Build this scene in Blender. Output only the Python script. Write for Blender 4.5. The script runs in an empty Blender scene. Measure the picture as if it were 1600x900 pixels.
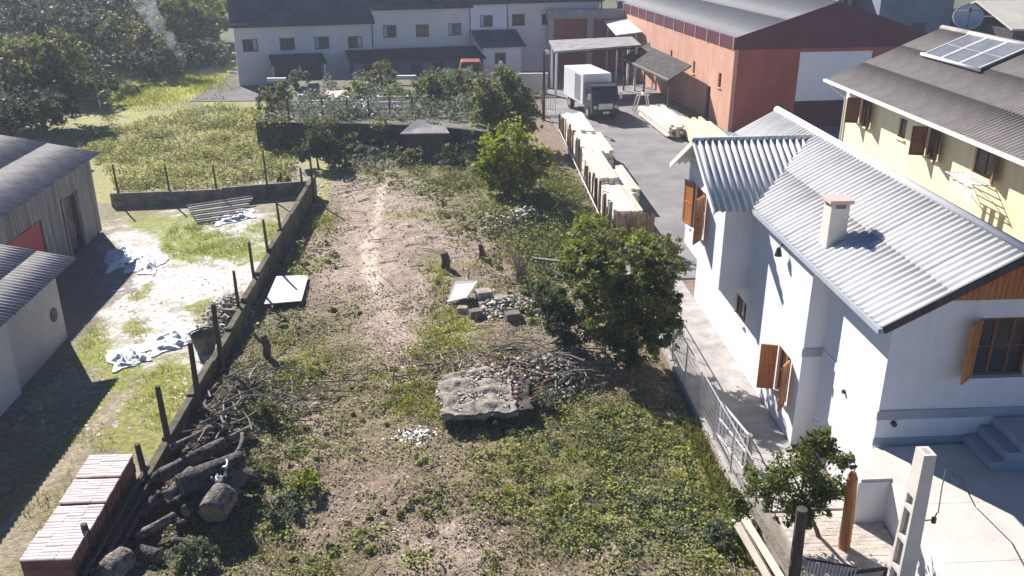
import bpy, math, random
import numpy as np
from mathutils import Vector

# ------------------------------------------------------------------ camera, sky, sun, exposure
scene = bpy.context.scene
F, H, TH, YAW = 1400.0, 12.0, math.radians(22.2), math.radians(3.8)
cam_d = bpy.data.cameras.new('camera')
cam_d.sensor_width = 36.0
cam_d.lens = F / 1600.0 * 36.0
cam_d.clip_start, cam_d.clip_end = 0.1, 3000.0
cam = bpy.data.objects.new('camera', cam_d)
scene.collection.objects.link(cam)
cam.location = (0, 0, H)
cam.rotation_euler = (math.radians(90) - TH, 0, -YAW)
scene.camera = cam

SUN_DIR = Vector((-0.515, 0.856, math.tan(math.radians(34.0)))).normalized()   # towards the sun
SUN_EL = math.asin(SUN_DIR.z)
SUN_AZ = math.atan2(SUN_DIR.x, SUN_DIR.y)
world = bpy.data.worlds.new('World')
scene.world = world
world.use_nodes = True
wn = world.node_tree.nodes
sky = wn.new('ShaderNodeTexSky')
sky.sky_type = 'NISHITA'
sky.sun_disc = False
sky.sun_elevation = SUN_EL
sky.sun_rotation = SUN_AZ
sky.altitude = 1800.0
sky.air_density, sky.dust_density, sky.ozone_density = 0.9, 0.02, 10.0
wn['Background'].inputs['Strength'].default_value = 0.05
world.node_tree.links.new(sky.outputs['Color'], wn['Background'].inputs['Color'])
sun_d = bpy.data.lights.new('sun', 'SUN')
sun_d.energy, sun_d.angle, sun_d.color = 5.0, math.radians(0.5), (1.0, 0.945, 0.885)
sun = bpy.data.objects.new('sun', sun_d)
scene.collection.objects.link(sun)
sun.rotation_euler = SUN_DIR.to_track_quat('Z', 'Y').to_euler()
scene.view_settings.view_transform = 'Standard'
scene.view_settings.look = 'None'
scene.view_settings.exposure = 1.08
scene.view_settings.gamma = 1.0

# ------------------------------------------------------------------ photo pixel -> place
_s, _c = math.sin(TH), math.cos(TH)
FW = np.array([math.sin(YAW) * _c, math.cos(YAW) * _c, -_s])
RT = np.array([math.cos(YAW), -math.sin(YAW), 0.0])
UP = np.cross(RT, FW)
CP = np.array([0, 0, H])
def ray(x, y): return FW * F + RT * (x - 800) - UP * (y - 450)
def G(x, y, z=0.0):
    d = ray(x, y); return CP + d * (z - H) / d[2]
def OY(x, y, Y):
    d = ray(x, y); return CP + d * Y / d[1]
def OX(x, y, X):
    d = ray(x, y); return CP + d * X / d[0]
def PR(x, y, z):                      # arrays of places -> photo pixels
    vx, vy, vz = x, y, z - H
    w = vx * FW[0] + vy * FW[1] + vz * FW[2]
    w = np.where(w < 0.5, 0.5, w)
    return (800 + F * (vx * RT[0] + vy * RT[1]) / w, 450 - F * (vx * UP[0] + vy * UP[1] + vz * UP[2]) / w)

# ------------------------------------------------------------------ helpers
COL = scene.collection
rng = np.random.default_rng(7)
random.seed(7)
V3 = lambda *a: np.array(a, float)

def _node(nt, t, **kw):
    n = nt.nodes.new(t)
    for k, v in kw.items(): setattr(n, k, v)
    return n
MATS = {}
def mat(name, c1, c2=None, scale=4.0, rough=0.8, bump=0.0, bscale=None, metal=0.0, spec=0.3,
        stretch=None, streak=0.0, piece=0.0, island=0.0, trans=0.0, detail=6.0, coord='Object', attr=None, mid=(0.35, 0.65)):
    """noise-mixed two-tone surface; piece/island vary the tone from piece to piece"""
    m = bpy.data.materials.new(name); m.use_nodes = True
    nt = m.node_tree; L = nt.links; b = nt.nodes['Principled BSDF']
    b.inputs['Roughness'].default_value = rough
    b.inputs['Metallic'].default_value = metal
    b.inputs['Specular IOR Level'].default_value = spec
    c2 = c2 or c1
    tc = _node(nt, 'ShaderNodeTexCoord')
    mp = _node(nt, 'ShaderNodeMapping')
    L.new(tc.outputs[coord], mp.inputs['Vector'])
    if stretch: mp.inputs['Scale'].default_value = stretch
    nz = _node(nt, 'ShaderNodeTexNoise')
    nz.inputs['Scale'].default_value = scale; nz.inputs['Detail'].default_value = detail
    nz.inputs['Roughness'].default_value = 0.62
    L.new(mp.outputs[0], nz.inputs['Vector'])
    rp = _node(nt, 'ShaderNodeValToRGB')
    rp.color_ramp.elements[0].position, rp.color_ramp.elements[1].position = mid
    rp.color_ramp.elements[0].color = (*c1, 1); rp.color_ramp.elements[1].color = (*c2, 1)
    L.new(nz.outputs['Fac'], rp.inputs['Fac'])
    col = rp.outputs['Color']
    if attr:
        at = _node(nt, 'ShaderNodeAttribute'); at.attribute_name = attr
        mx = _node(nt, 'ShaderNodeMix', data_type='RGBA', blend_type='MULTIPLY')
        mx.inputs[0].default_value = 1.0
        L.new(col, mx.inputs[6]); L.new(at.outputs['Color'], mx.inputs[7]); col = mx.outputs[2]
    if streak:                                  # rain streaks and blotches, vertical
        sm_ = _node(nt, 'ShaderNodeMapping'); sm_.inputs['Scale'].default_value = (2.6, 2.6, 0.22); L.new(tc.outputs[coord], sm_.inputs['Vector'])
        sn = _node(nt, 'ShaderNodeTexNoise'); sn.inputs['Scale'].default_value = 1.6; sn.inputs['Detail'].default_value = 8; sn.inputs['Roughness'].default_value = 0.7
        L.new(sm_.outputs[0], sn.inputs['Vector'])
        sr_ = _node(nt, 'ShaderNodeMapRange'); sr_.inputs['From Min'].default_value = 0.35; sr_.inputs['From Max'].default_value = 0.62
        sr_.inputs['To Min'].default_value = 1 - streak; sr_.inputs['To Max'].default_value = 1.0
        L.new(sn.outputs['Fac'], sr_.inputs['Value'])
        sx = _node(nt, 'ShaderNodeMix', data_type='RGBA', blend_type='MULTIPLY'); sx.inputs[0].default_value = 1.0
        L.new(col, sx.inputs[6]); L.new(sr_.outputs[0], sx.inputs[7]); col = sx.outputs[2]
    if piece or island:
        if island:
            src = _node(nt, 'ShaderNodeNewGeometry').outputs['Random Per Island']; amt = island
        else:
            src = _node(nt, 'ShaderNodeObjectInfo').outputs['Random']; amt = piece
        mr = _node(nt, 'ShaderNodeMapRange')
        mr.inputs['To Min'].default_value = 1 - amt; mr.inputs['To Max'].default_value = 1 + amt
        L.new(src, mr.inputs['Value'])
        hs = _node(nt, 'ShaderNodeHueSaturation')
        L.new(col, hs.inputs['Color']); L.new(mr.outputs[0], hs.inputs['Value'])
        if island:
            mr2 = _node(nt, 'ShaderNodeMapRange')
            mr2.inputs['To Min'].default_value = 0.5 - 0.05 * amt; mr2.inputs['To Max'].default_value = 0.5 + 0.05 * amt
            fr = _node(nt, 'ShaderNodeMath', operation='FRACT')
            ml = _node(nt, 'ShaderNodeMath', operation='MULTIPLY'); ml.inputs[1].default_value = 17.3
            L.new(src, ml.inputs[0]); L.new(ml.outputs[0], fr.inputs[0]); L.new(fr.outputs[0], mr2.inputs['Value'])
            L.new(mr2.outputs[0], hs.inputs['Hue'])
        col = hs.outputs['Color']
    L.new(col, b.inputs['Base Color'])
    if bump:
        n2 = _node(nt, 'ShaderNodeTexNoise')
        n2.inputs['Scale'].default_value = bscale or scale * 4; n2.inputs['Detail'].default_value = 5
        L.new(mp.outputs[0], n2.inputs['Vector'])
        bp = _node(nt, 'ShaderNodeBump'); bp.inputs['Strength'].default_value = bump; bp.inputs['Distance'].default_value = 0.04
        L.new(n2.outputs['Fac'], bp.inputs['Height']); L.new(bp.outputs[0], b.inputs['Normal'])
    if trans:
        tr = _node(nt, 'ShaderNodeBsdfTranslucent'); L.new(col, tr.inputs['Color'])
        ms = _node(nt, 'ShaderNodeMixShader'); ms.inputs[0].default_value = trans
        out = nt.nodes['Material Output']
        L.new(b.outputs[0], ms.inputs[1]); L.new(tr.outputs[0], ms.inputs[2]); L.new(ms.outputs[0], out.inputs['Surface'])
    MATS[name] = m
    return m

def wpos(o):
    p = V3(0, 0, 0)
    while o is not None:
        p = p + np.array(o.location); o = o.parent
    return p
def tag(o, label=None, cat=None, group=None, kind=None):
    if label: o['label'] = label
    if cat: o['category'] = cat
    if group: o['group'] = group
    if kind: o['kind'] = kind
    return o
def thing(name, loc, label, cat, group=None):
    o = bpy.data.objects.new(name, None); COL.objects.link(o)
    o.empty_display_size = 0.2
    o.location = tuple(float(v) for v in loc)
    return tag(o, label, cat, group)
def link(name, me, m, parent=None, loc=None):
    o = bpy.data.objects.new(name, me); COL.objects.link(o)
    if m is not None and len(me.materials) == 0: me.materials.append(MATS[m] if isinstance(m, str) else m)
    if parent is not None: o.parent = parent
    if loc is not None: o.location = tuple(float(v) for v in loc)
    return o
def copy_tree(o, loc, parent=None):
    c = o.copy(); COL.objects.link(c); c.parent = parent
    if loc is not None: c.location = tuple(float(v) for v in loc)
    for ch in list(o.children): copy_tree(ch, None, c)
    return c

def npmesh(name, v, f, smooth=False):
    """v (n,3), f (m,k) arrays -> mesh"""
    me = bpy.data.meshes.new(name)
    v = np.ascontiguousarray(v, np.float32); f = np.ascontiguousarray(f, np.int32)
    k = f.shape[1]
    me.vertices.add(len(v)); me.vertices.foreach_set('co', v.ravel())
    me.loops.add(f.size); me.loops.foreach_set('vertex_index', f.ravel())
    me.polygons.add(len(f)); me.polygons.foreach_set('loop_start', np.arange(0, f.size, k, dtype=np.int32))
    me.update(calc_edges=True)
    if smooth: me.polygons.foreach_set('use_smooth', np.ones(len(f), bool))
    return me

class MB:
    def __init__(s, xf=None): s.v, s.f, s.xf = [], [], xf
    def add(s, vs, fs):
        n = len(s.v); s.v += [tuple(map(float, p)) for p in vs]; s.f += [tuple(i + n for i in q) for q in fs]; return s
    def pbox(s, o, a, b, c):
        o, a, b, c = map(lambda q: np.array(q, float), (o, a, b, c))
        if np.dot(np.cross(a, b), c) < 0: a, b = b, a
        return s.add([o, o + a, o + a + b, o + b, o + c, o + a + c, o + a + b + c, o + b + c],
                     [(0, 3, 2, 1), (4, 5, 6, 7), (0, 1, 5, 4), (1, 2, 6, 5), (2, 3, 7, 6), (3, 0, 4, 7)])
    def box(s, x0, x1, y0, y1, z0, z1): return s.pbox((x0, y0, z0), (x1 - x0, 0, 0), (0, y1 - y0, 0), (0, 0, z1 - z0))
    def bar(s, p, q, w, h=None, up=(0, 0, 1)):
        p, q = np.array(p, float), np.array(q, float); h = h or w
        d = q - p; d1 = d / (np.linalg.norm(d) + 1e-9)
        a = np.cross(d1, up)
        if np.linalg.norm(a) < 1e-3: a = np.cross(d1, (1, 0, 0))
        a /= np.linalg.norm(a); b = np.cross(a, d1)
        return s.pbox(p - a * w / 2 - b * h / 2, a * w, b * h, d)
    def tube(s, pts, rad, n=8, jit=0.0, caps=True):
        pts = [np.array(p, float) for p in pts]
        if not hasattr(rad, '__len__'): rad = [rad] * len(pts)
        vs, fs = [], []
        ref = None
        for i, p in enumerate(pts):
            d = pts[min(i + 1, len(pts) - 1)] - pts[max(i - 1, 0)]; d /= np.linalg.norm(d) + 1e-9
            if ref is None:
                ref = np.cross(d, (0, 0, 1)) if abs(d[2]) < 0.9 else np.cross(d, (1, 0, 0))
            a = ref - d * np.dot(ref, d); a /= np.linalg.norm(a); b = np.cross(d, a); ref = a
            for k in range(n):
                t = 2 * math.pi * k / n; r = rad[i] * (1 + (random.uniform(-jit, jit) if jit else 0))
                vs.append(p + a * r * math.cos(t) + b * r * math.sin(t))
        for i in range(len(pts) - 1):
            for k in range(n):
                k2 = (k + 1) % n
                fs.append((i * n + k, i * n + k2, (i + 1) * n + k2, (i + 1) * n + k))
        if caps:
            fs.append(tuple(range(n - 1, -1, -1))); fs.append(tuple((len(pts) - 1) * n + k for k in range(n)))
        return s.add(vs, fs)
    def prism(s, poly, ext):
        """poly: 3-D points in order, ext: extrusion vector"""
        poly = [np.array(p, float) for p in poly]; e = np.array(ext, float); n = len(poly)
        nrm = sum((np.cross(poly[i] - poly[0], poly[(i + 1) % n] - poly[0]) for i in range(1, n)), V3(0, 0, 0))
        if np.dot(nrm, e) < 0: poly = poly[::-1]
        fs = [tuple(range(n - 1, -1, -1)), tuple(range(n, 2 * n))]
        fs += [(i, (i + 1) % n, n + (i + 1) % n, n + i) for i in range(n)]
        return s.add(poly + [p + e for p in poly], fs)
    def build(s, name, m, parent=None, org=None, smooth=False, bevel=0.0):
        v = np.array(s.v, float)
        if s.xf is not None: v = s.xf(v)
        off = wpos(parent) if parent is not None else (np.array(org, float) if org is not None else V3(0, 0, 0))
        me = bpy.data.meshes.new(name); me.from_pydata((v - off).tolist(), [], s.f)
        if smooth: me.polygons.foreach_set('use_smooth', np.ones(len(me.polygons), bool))
        me.update()
        o = link(name, me, m, parent, None if parent is not None else off)
        if bevel:
            bv = o.modifiers.new('bevel', 'BEVEL'); bv.width = bevel; bv.segments = 2; bv.limit_method = 'ANGLE'
        return o

def wall_cells(mb, o, u, n, L, z0, z1, th, holes):
    """wall of length L along u from o, thickness th inward (-n), with rectangular holes (u0,u1,z0,z1)"""
    us = sorted({0.0, L, *[h[0] for h in holes], *[h[1] for h in holes]})
    zs = sorted({z0, z1, *[h[2] for h in holes], *[h[3] for h in holes]})
    o, u, n = np.array(o, float), np.array(u, float), np.array(n, float)
    for a, b in zip(us[:-1], us[1:]):
        runs = []
        for c, d in zip(zs[:-1], zs[1:]):
            mu, mz = (a + b) / 2, (c + d) / 2
            if any(h[0] < mu < h[1] and h[2] < mz < h[3] for h in holes): continue
            if runs and abs(runs[-1][1] - c) < 1e-6: runs[-1][1] = d
            else: runs.append([c, d])
        for c, d in runs:
            mb.pbox(o + u * a + V3(0, 0, c), u * (b - a), -n * th, (0, 0, d - c))

def window(parent, o, u, n, w, h, fm, gm, nx=2, nz=1, fr=0.06, rec=0.06, sill=None, xf=None, name='window'):
    """o = lower corner of the opening on the outer face; frame set back into the opening, pane behind it"""
    o, u, n = np.array(o, float), np.array(u, float), np.array(n, float); k = V3(0, 0, 1)
    mb = MB(xf); q = o - n * rec; d = -n * 0.05
    mb.pbox(q, u * w, d, k * fr); mb.pbox(q + k * (h - fr), u * w, d, k * fr)
    mb.pbox(q + k * fr, u * fr, d, k * (h - 2 * fr)); mb.pbox(q + u * (w - fr) + k * fr, u * fr, d, k * (h - 2 * fr))
    for i in range(1, nx):
        mb.pbox(q + u * (w * i / nx - fr / 2) + k * fr, u * fr, d, k * (h - 2 * fr))
    f = mb.build(name, fm, parent)
    for j in range(1, nz):
        MB(xf).pbox(q + u * fr + k * (h * j / nz - fr / 3) - n * 0.008, u * (w - 2 * fr), d * 0.6, k * fr * 0.66).build('glazing_bar', fm, f)
    for i in range(nx):
        a = fr if i == 0 else w * i / nx + fr / 2; b = w - fr if i == nx - 1 else w * (i + 1) / nx - fr / 2
        MB(xf).pbox(q + u * a + k * fr - n * 0.025, u * (b - a), -n * 0.012, k * (h - 2 * fr)).build('pane', gm if isinstance(gm, str) else random.choice(gm), f)
    if sill: MB(xf).pbox(o - u * 0.06 - k * 0.06 - n * 0.02, u * (w + 0.12), n * 0.10, k * 0.055).build('sill', sill, f)
    return f

def shutter(parent, hinge, u, n, w, h, ang, m, xf=None):
    """leaf hinged at `hinge`; opens by ang degrees from closed (along u) towards n"""
    a = math.radians(ang); u, n = np.array(u, float), np.array(n, float)
    d = u * math.cos(a) + n * math.sin(a); t = -u * math.sin(a) + n * math.cos(a); k = V3(0, 0, 1)
    o = np.array(hinge, float)
    mb = MB(xf); st = 0.07
    mb.pbox(o, d * st, t * 0.04, k * h); mb.pbox(o + d * (w - st), d * st, t * 0.04, k * h)
    for zz in (0.0, h / 2 - st / 2, h - st): mb.pbox(o + d * st + k * zz, d * (w - 2 * st), t * 0.04, k * st)
    s = mb.build('shutter', m, parent)
    for i in range(2):
        z0 = st if i == 0 else h / 2 + st / 2
        MB(xf).pbox(o + d * st + t * 0.012 + k * z0, d * (w - 2 * st), t * 0.016, k * (h / 2 - 1.5 * st)).build('panel', m, s)
    return s

def corr_mesh(name, W, Lh, wl, amp, ny=2, sub=6, th=0.012):
    """corrugated sheet: x across (W), y down the slope (Lh), crests along y"""
    n = max(2, int(round(W / wl * sub))) + 1
    x = np.linspace(0, W, n); z = amp * np.sin(2 * math.pi * x / wl)
    vs = []
    for zz in (0, -th):
        for y in np.linspace(0, Lh, ny): vs.append(np.c_[x, np.full(n, y), z + zz])
    v = np.concatenate(vs); f = []
    for layer in (0, 1):
        b = layer * ny * n
        for j in range(ny - 1):
            i = np.arange(n - 1); q = np.c_[b + j * n + i, b + j * n + i + 1, b + (j + 1) * n + i + 1, b + (j + 1) * n + i]
            f.append(q if layer == 0 else q[:, ::-1])
    i = np.arange(n - 1); t = ny * n
    f.append(np.c_[i, t + i, t + i + 1, i + 1])
    e = (ny - 1) * n
    f.append(np.c_[e + i, e + i + 1, t + e + i + 1, t + e + i])
    return npmesh(name, v, np.concatenate(f), smooth=True)

def place_mesh(name, me, m, parent, o, ex, ey):
    """object from a flat-built mesh with axes ex, ey (unit world vectors)"""
    from mathutils import Matrix
    ex, ey = Vector(ex), Vector(ey); ez = ex.cross(ey)
    ob = link(name, me, m, parent)
    p = np.array(o, float) - (wpos(parent) if parent is not None else 0)
    M = Matrix((ex, ey, ez)).transposed().to_4x4(); M.translation = Vector(p)
    ob.matrix_local = M
    return ob

def corr_roof(parent, o, u, d, Lu, Ld, wl, amp, m, W=1.0, rows=2, name='roof_sheet'):
    """o = upper corner, u = along the eave, d = down the slope; rows overlap like real sheets"""
    u, d = np.array(u, float), np.array(d, float); nrm = np.cross(u, d); flip = nrm[2] < 0
    if flip: o = np.array(o, float) + u * Lu; u = -u; nrm = -nrm
    nW = max(1, int(round(Lu / W))); W = Lu / nW; wl = W / max(1, round(W / wl))
    Lr = Ld / rows
    me = corr_mesh(name, W, Lr + 0.08, wl, amp, ny=3)
    for r in range(rows):
        for i in range(nW):
            lift = 0.016 * (rows - 1 - r) + random.uniform(-0.002, 0.002)
            place_mesh(name, me, m, parent, o + u * W * i + d * (Lr * r - (0.04 if r else 0)) + nrm * lift, u, d)

# value noise on arrays
_perm = rng.random((512, 512))
def vnoise(x, y):
    xi, yi = np.floor(x).astype(int), np.floor(y).astype(int); fx, fy = x - xi, y - yi
    fx, fy = fx * fx * (3 - 2 * fx), fy * fy * (3 - 2 * fy)
    a, b = _perm[xi % 512, yi % 512], _perm[(xi + 1) % 512, yi % 512]
    c, d = _perm[xi % 512, (yi + 1) % 512], _perm[(xi + 1) % 512, (yi + 1) % 512]
    return (a * (1 - fx) + b * fx) * (1 - fy) + (c * (1 - fx) + d * fx) * fy
def fbm(x, y, o=4):
    s, a, t = 0, 0.5, 0
    for i in range(o): s = s + a * vnoise(x * 2 ** i + 17.3 * i, y * 2 ** i + 9.1 * i); t += a; a *= 0.55
    return s / t
def inpoly(px, py, poly):
    r = np.zeros(px.shape, bool); n = len(poly)
    for i in range(n):
        x0, y0 = poly[i]; x1, y1 = poly[(i + 1) % n]
        c = ((y0 > py) != (y1 > py))
        r ^= c & (px < (x1 - x0) * (py - y0) / (y1 - y0 + 1e-9) + x0)
    return r

# leaf scatter
DIAMOND = np.array([[0, -.5, 0], [.32, .05, .06], [0, .5, -.02], [-.32, .05, .06]])
BLADE = np.array([[-.06, 0, 0], [.06, 0, 0], [.03, .25, .9], [-.03, .25, .9]])
PEBBLE = np.array([[.5, 0, 0], [0, .42, .05], [-.5, .05, 0], [0, -.45, 0], [0.05, 0, .42]])
PEBBLE_F = np.array([[0, 1, 4], [1, 2, 4], [2, 3, 4], [3, 0, 4]])
def rots(n, tilt):
    """random yaw + tilt away from up (radians, array or scalar)"""
    a = rng.random(n) * 2 * math.pi; t = tilt * np.sqrt(rng.random(n)); b = rng.random(n) * 2 * math.pi
    ca, sa = np.cos(a), np.sin(a)
    Z = np.zeros(n); O = np.ones(n)
    Rz = np.stack([np.stack([ca, -sa, Z], -1), np.stack([sa, ca, Z], -1), np.stack([Z, Z, O], -1)], -2)
    kx, ky = np.cos(b), np.sin(b); ct, st = np.cos(t), np.sin(t)
    Rt = np.stack([np.stack([ct + kx * kx * (1 - ct), kx * ky * (1 - ct), ky * st], -1),
                   np.stack([kx * ky * (1 - ct), ct + ky * ky * (1 - ct), -kx * st], -1),
                   np.stack([-ky * st, kx * st, ct], -1)], -2)
    return Rt @ Rz
def scatter(name, tv, tf, pos, size, tilt, m, parent=None, org=None, kind=None):
    n = len(pos); tv = np.asarray(tv); k = len(tv)
    if tf is None: tf = np.array([[0, 1, 2, 3]])
    R = rots(n, tilt)
    size = np.asarray(size)
    v = np.einsum('nij,kj->nki', R, tv) * (size[:, None, None] if size.ndim == 1 else size[:, None, :]) + pos[:, None, :]
    f = (tf[None] + (np.arange(n) * k)[:, None, None]).reshape(-1, tf.shape[1])
    off = wpos(parent) if parent is not None else (np.array(org, float) if org is not None else V3(0, 0, 0))
    o = link(name, npmesh(name, v.reshape(-1, 3) - off, f), m, parent, None if parent is not None else off)
    if kind: o['kind'] = kind
    return o

def crown_points(blobs, n, clump=0.28, fill=0.55, gap=0.36):
    """leaf positions in clumps spread through ellipsoids (cx,cy,cz,rx,ry,rz)"""
    blobs = np.array(blobs, float); vol = np.prod(blobs[:, 3:], 1) ** 0.67; vol /= vol.sum()
    per = 60; nc = max(6, n // per)
    which = rng.choice(len(blobs), nc, p=vol); B = blobs[which]
    d = rng.normal(size=(nc, 3)); d /= np.linalg.norm(d, axis=1)[:, None]
    r = fill + (1.05 - fill) * rng.random(nc); r *= 0.78 + 0.45 * rng.random(nc)
    c = B[:, :3] + d * r[:, None] * B[:, 3:]
    cl = clump * (0.6 + 0.8 * rng.random(nc)) * B[:, 3:].mean(1)
    idx = np.repeat(np.arange(nc), per)
    off = rng.normal(size=(nc * per, 3)) * 0.55; off[:, 2] *= 0.75
    p = c[idx] + off * cl[idx][:, None]
    s0 = B[:, 3:].mean(); g = fbm(p[:, 0] * 1.7 / s0 + p[:, 2] * 0.9 / s0, p[:, 1] * 1.7 / s0 - p[:, 2] * 1.1 / s0, 3)
    p = p[g > gap]                                    # holes where what is behind shows through
    return p[p[:, 2] > 0.03]

def tree(name, label, cat, base, blobs, n, leaf, lm, tr=0.09, tm='bark', group=None, clump=0.28, fill=0.55, stems=1, tilt=1.3, lean=(0, 0), limbs=6):
    base = np.array(base, float); root = thing(name, base, label, cat, group)
    bl = [(base[0] + b[0], base[1] + b[1], base[2] + b[2], *b[3:]) for b in blobs]
    top = np.mean([b[:3] for b in bl], 0)
    mb = MB()
    for s in range(stems):
        sp = V3(random.uniform(-1, 1), random.uniform(-1, 1), 0) * (0.0 if stems == 1 else tr * 3)
        b0 = base + sp - V3(0, 0, 0.05)
        tgt = top + sp * 2
        mid = b0 * 0.5 + tgt * 0.5 + V3(lean[0], lean[1], 0)
        q = b0 * 0.25 + mid * 0.75
        mb.tube([b0, b0 * 0.6 + mid * 0.4 + V3(random.uniform(-1, 1), random.uniform(-1, 1), 0) * tr, mid, tgt], [tr * 1.25, tr, tr * 0.8, tr * 0.3], 7, 0.06)
        for i in range(limbs):
            b = bl[(i + s) % len(bl)]; d = rng.normal(size=3); d /= np.linalg.norm(d); d[2] = abs(d[2]) * 0.7
            e = np.array(b[:3]) + d * np.array(b[3:]) * 0.75
            st = mid * (0.3 + 0.1 * i % 0.6) + tgt * (0.7 - 0.1 * i % 0.6)
            mb.tube([st, st * 0.5 + e * 0.5 + V3(0, 0, 0.1), e], [tr * 0.5, tr * 0.3, tr * 0.1], 5)
    mb.build('trunk', tm, root, smooth=True)
    p = crown_points(bl, n, clump, fill)
    p = p[p[:, 2] > base[2] + 0.02]
    sz = leaf * (0.45 + 1.1 * rng.random(len(p)))
    scatter('crown', DIAMOND, None, p, sz, tilt, lm, root)
    return root
# ------------------------------------------------------------------ materials
mat('ground', (0.62, 0.61, 0.60), (1.30, 1.28, 1.22), scale=7.0, rough=0.95, bump=0.9, bscale=22, attr='tone', detail=9)
mat('concrete', (0.27, 0.25, 0.235), (0.44, 0.415, 0.39), scale=1.6, rough=0.85, bump=0.3, bscale=30, detail=9)
mat('concrete_pale', (0.50, 0.465, 0.42), (0.62, 0.58, 0.53), scale=1.3, detail=10, rough=0.8, bump=0.2, bscale=30, piece=0.04)
mat('concrete_dark', (0.10, 0.09, 0.085), (0.22, 0.20, 0.18), scale=2.2, rough=0.9, bump=0.4, bscale=16)
mat('wall_mossy', (0.055, 0.045, 0.038), (0.15, 0.135, 0.085), scale=2.0, rough=0.95, bump=0.5, bscale=14)
mat('asphalt', (0.17, 0.16, 0.165), (0.27, 0.255, 0.255), scale=0.7, rough=0.9, bump=0.3, bscale=40, detail=9)
mat('asphalt_shaded', (0.10, 0.10, 0.11), (0.17, 0.165, 0.165), scale=0.5, rough=0.95, bump=0.3, bscale=20)  # asphalt darkened, the shade of the flats put into its colour
mat('white_paint', (0.66, 0.67, 0.70), (0.74, 0.75, 0.77), scale=0.8, rough=0.75, bump=0.06, bscale=30, streak=0.07)
mat('curtain', (0.40, 0.42, 0.45), (0.60, 0.62, 0.65), scale=2.0, rough=0.8)
mat('band_paint', (0.30, 0.33, 0.38), (0.36, 0.39, 0.44), scale=1.2, rough=0.7)
mat('fibre_cement', (0.42, 0.42, 0.43), (0.68, 0.675, 0.66), scale=1.4, detail=10, mid=(0.3, 0.6), rough=0.9, spec=0.12, piece=0.07, stretch=(1, 0.35, 1), bump=0.05, bscale=40)
mat('fibre_old', (0.20, 0.185, 0.19), (0.36, 0.34, 0.34), scale=1.4, rough=0.85, piece=0.06, bump=0.15, bscale=20)
mat('roof_brown', (0.15, 0.13, 0.125), (0.28, 0.25, 0.235), scale=0.6, rough=0.85, piece=0.05, spec=0.3, detail=8)
mat('roof_dark', (0.05, 0.05, 0.065), (0.10, 0.10, 0.12), scale=0.8, rough=0.8, piece=0.05)
mat('roof_zinc', (0.10, 0.105, 0.12), (0.17, 0.175, 0.185), scale=0.3, rough=0.7, metal=0.0, piece=0.03, stretch=(1, 0.2, 1))
mat('salmon', (0.60, 0.31, 0.215), (0.70, 0.40, 0.29), scale=0.5, rough=0.85, bump=0.05, bscale=20, streak=0.2)  # warehouse paint as its sunlit side shows it, overexposure put into the colour
mat('red_brick_and_shade', (0.36, 0.085, 0.06), (0.44, 0.115, 0.085), scale=0.4, rough=0.8, streak=0.2)  # shaded copy of the salmon warehouse paint; brick red on the open shed
mat('maroon', (0.085, 0.016, 0.028), (0.12, 0.026, 0.042), scale=0.6, rough=0.6)
mat('yellow_paint', (0.78, 0.69, 0.44), (0.85, 0.77, 0.52), scale=0.6, rough=0.8, streak=0.12)
mat('wood_orange', (0.34, 0.115, 0.025), (0.50, 0.19, 0.045), scale=3.0, rough=0.45, stretch=(6, 6, 0.6), piece=0.08, spec=0.5)
mat('wood_brown', (0.13, 0.055, 0.025), (0.22, 0.10, 0.045), scale=3.0, rough=0.6, stretch=(6, 6, 0.6), piece=0.1)
mat('wood_old', (0.17, 0.14, 0.115), (0.33, 0.29, 0.24), scale=2.5, rough=0.9, stretch=(5, 5, 0.5), piece=0.15, bump=0.3)
mat('wood_dark', (0.045, 0.035, 0.03), (0.11, 0.085, 0.07), scale=3.0, rough=0.9, stretch=(4, 4, 0.6), bump=0.3)
mat('lumber', (0.62, 0.54, 0.43), (0.82, 0.76, 0.66), scale=1.6, rough=0.75, stretch=(3, 0.4, 3), piece=0.24)
mat('lumber_end', (0.24, 0.155, 0.09), (0.42, 0.29, 0.18), scale=2.0, rough=0.8, piece=0.25)
mat('lumber_yellow', (0.72, 0.66, 0.36), (0.82, 0.77, 0.48), scale=1.2, rough=0.75, piece=0.08)
mat('bark', (0.09, 0.07, 0.055), (0.20, 0.16, 0.125), scale=5.0, rough=0.95, stretch=(1, 1, 0.3), bump=0.5)
mat('log_bark', (0.015, 0.013, 0.014), (0.13, 0.115, 0.11), scale=9.0, rough=0.9, bump=1.0, bscale=22, detail=9, piece=0.3)
mat('log_pale', (0.03, 0.026, 0.024), (0.28, 0.24, 0.205), scale=9.0, rough=0.9, bump=1.0, bscale=22, detail=9, piece=0.15)
mat('log_cut', (0.20, 0.14, 0.09), (0.34, 0.26, 0.18), scale=6.0, rough=0.9)
mat('branch', (0.12, 0.10, 0.085), (0.32, 0.28, 0.235), scale=4.0, rough=0.9, island=0.35)
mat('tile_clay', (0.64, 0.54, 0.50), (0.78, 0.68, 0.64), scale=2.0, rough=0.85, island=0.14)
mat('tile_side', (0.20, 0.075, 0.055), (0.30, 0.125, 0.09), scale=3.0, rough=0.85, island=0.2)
mat('glass', (0.02, 0.024, 0.03), (0.045, 0.05, 0.06), scale=1.0, rough=0.15, spec=0.4)
mat('frame_dark', (0.05, 0.05, 0.055), (0.08, 0.08, 0.085), scale=3.0, rough=0.6)
mat('frame_white', (0.7, 0.7, 0.7), (0.78, 0.78, 0.78), scale=3.0, rough=0.5)
mat('facade_grey', (0.72, 0.69, 0.67), (0.82, 0.78, 0.76), scale=0.25, rough=0.9, detail=8, streak=0.04)
mat('facade_white', (0.76, 0.80, 0.86), (0.84, 0.87, 0.92), scale=0.3, rough=0.9)
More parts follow.
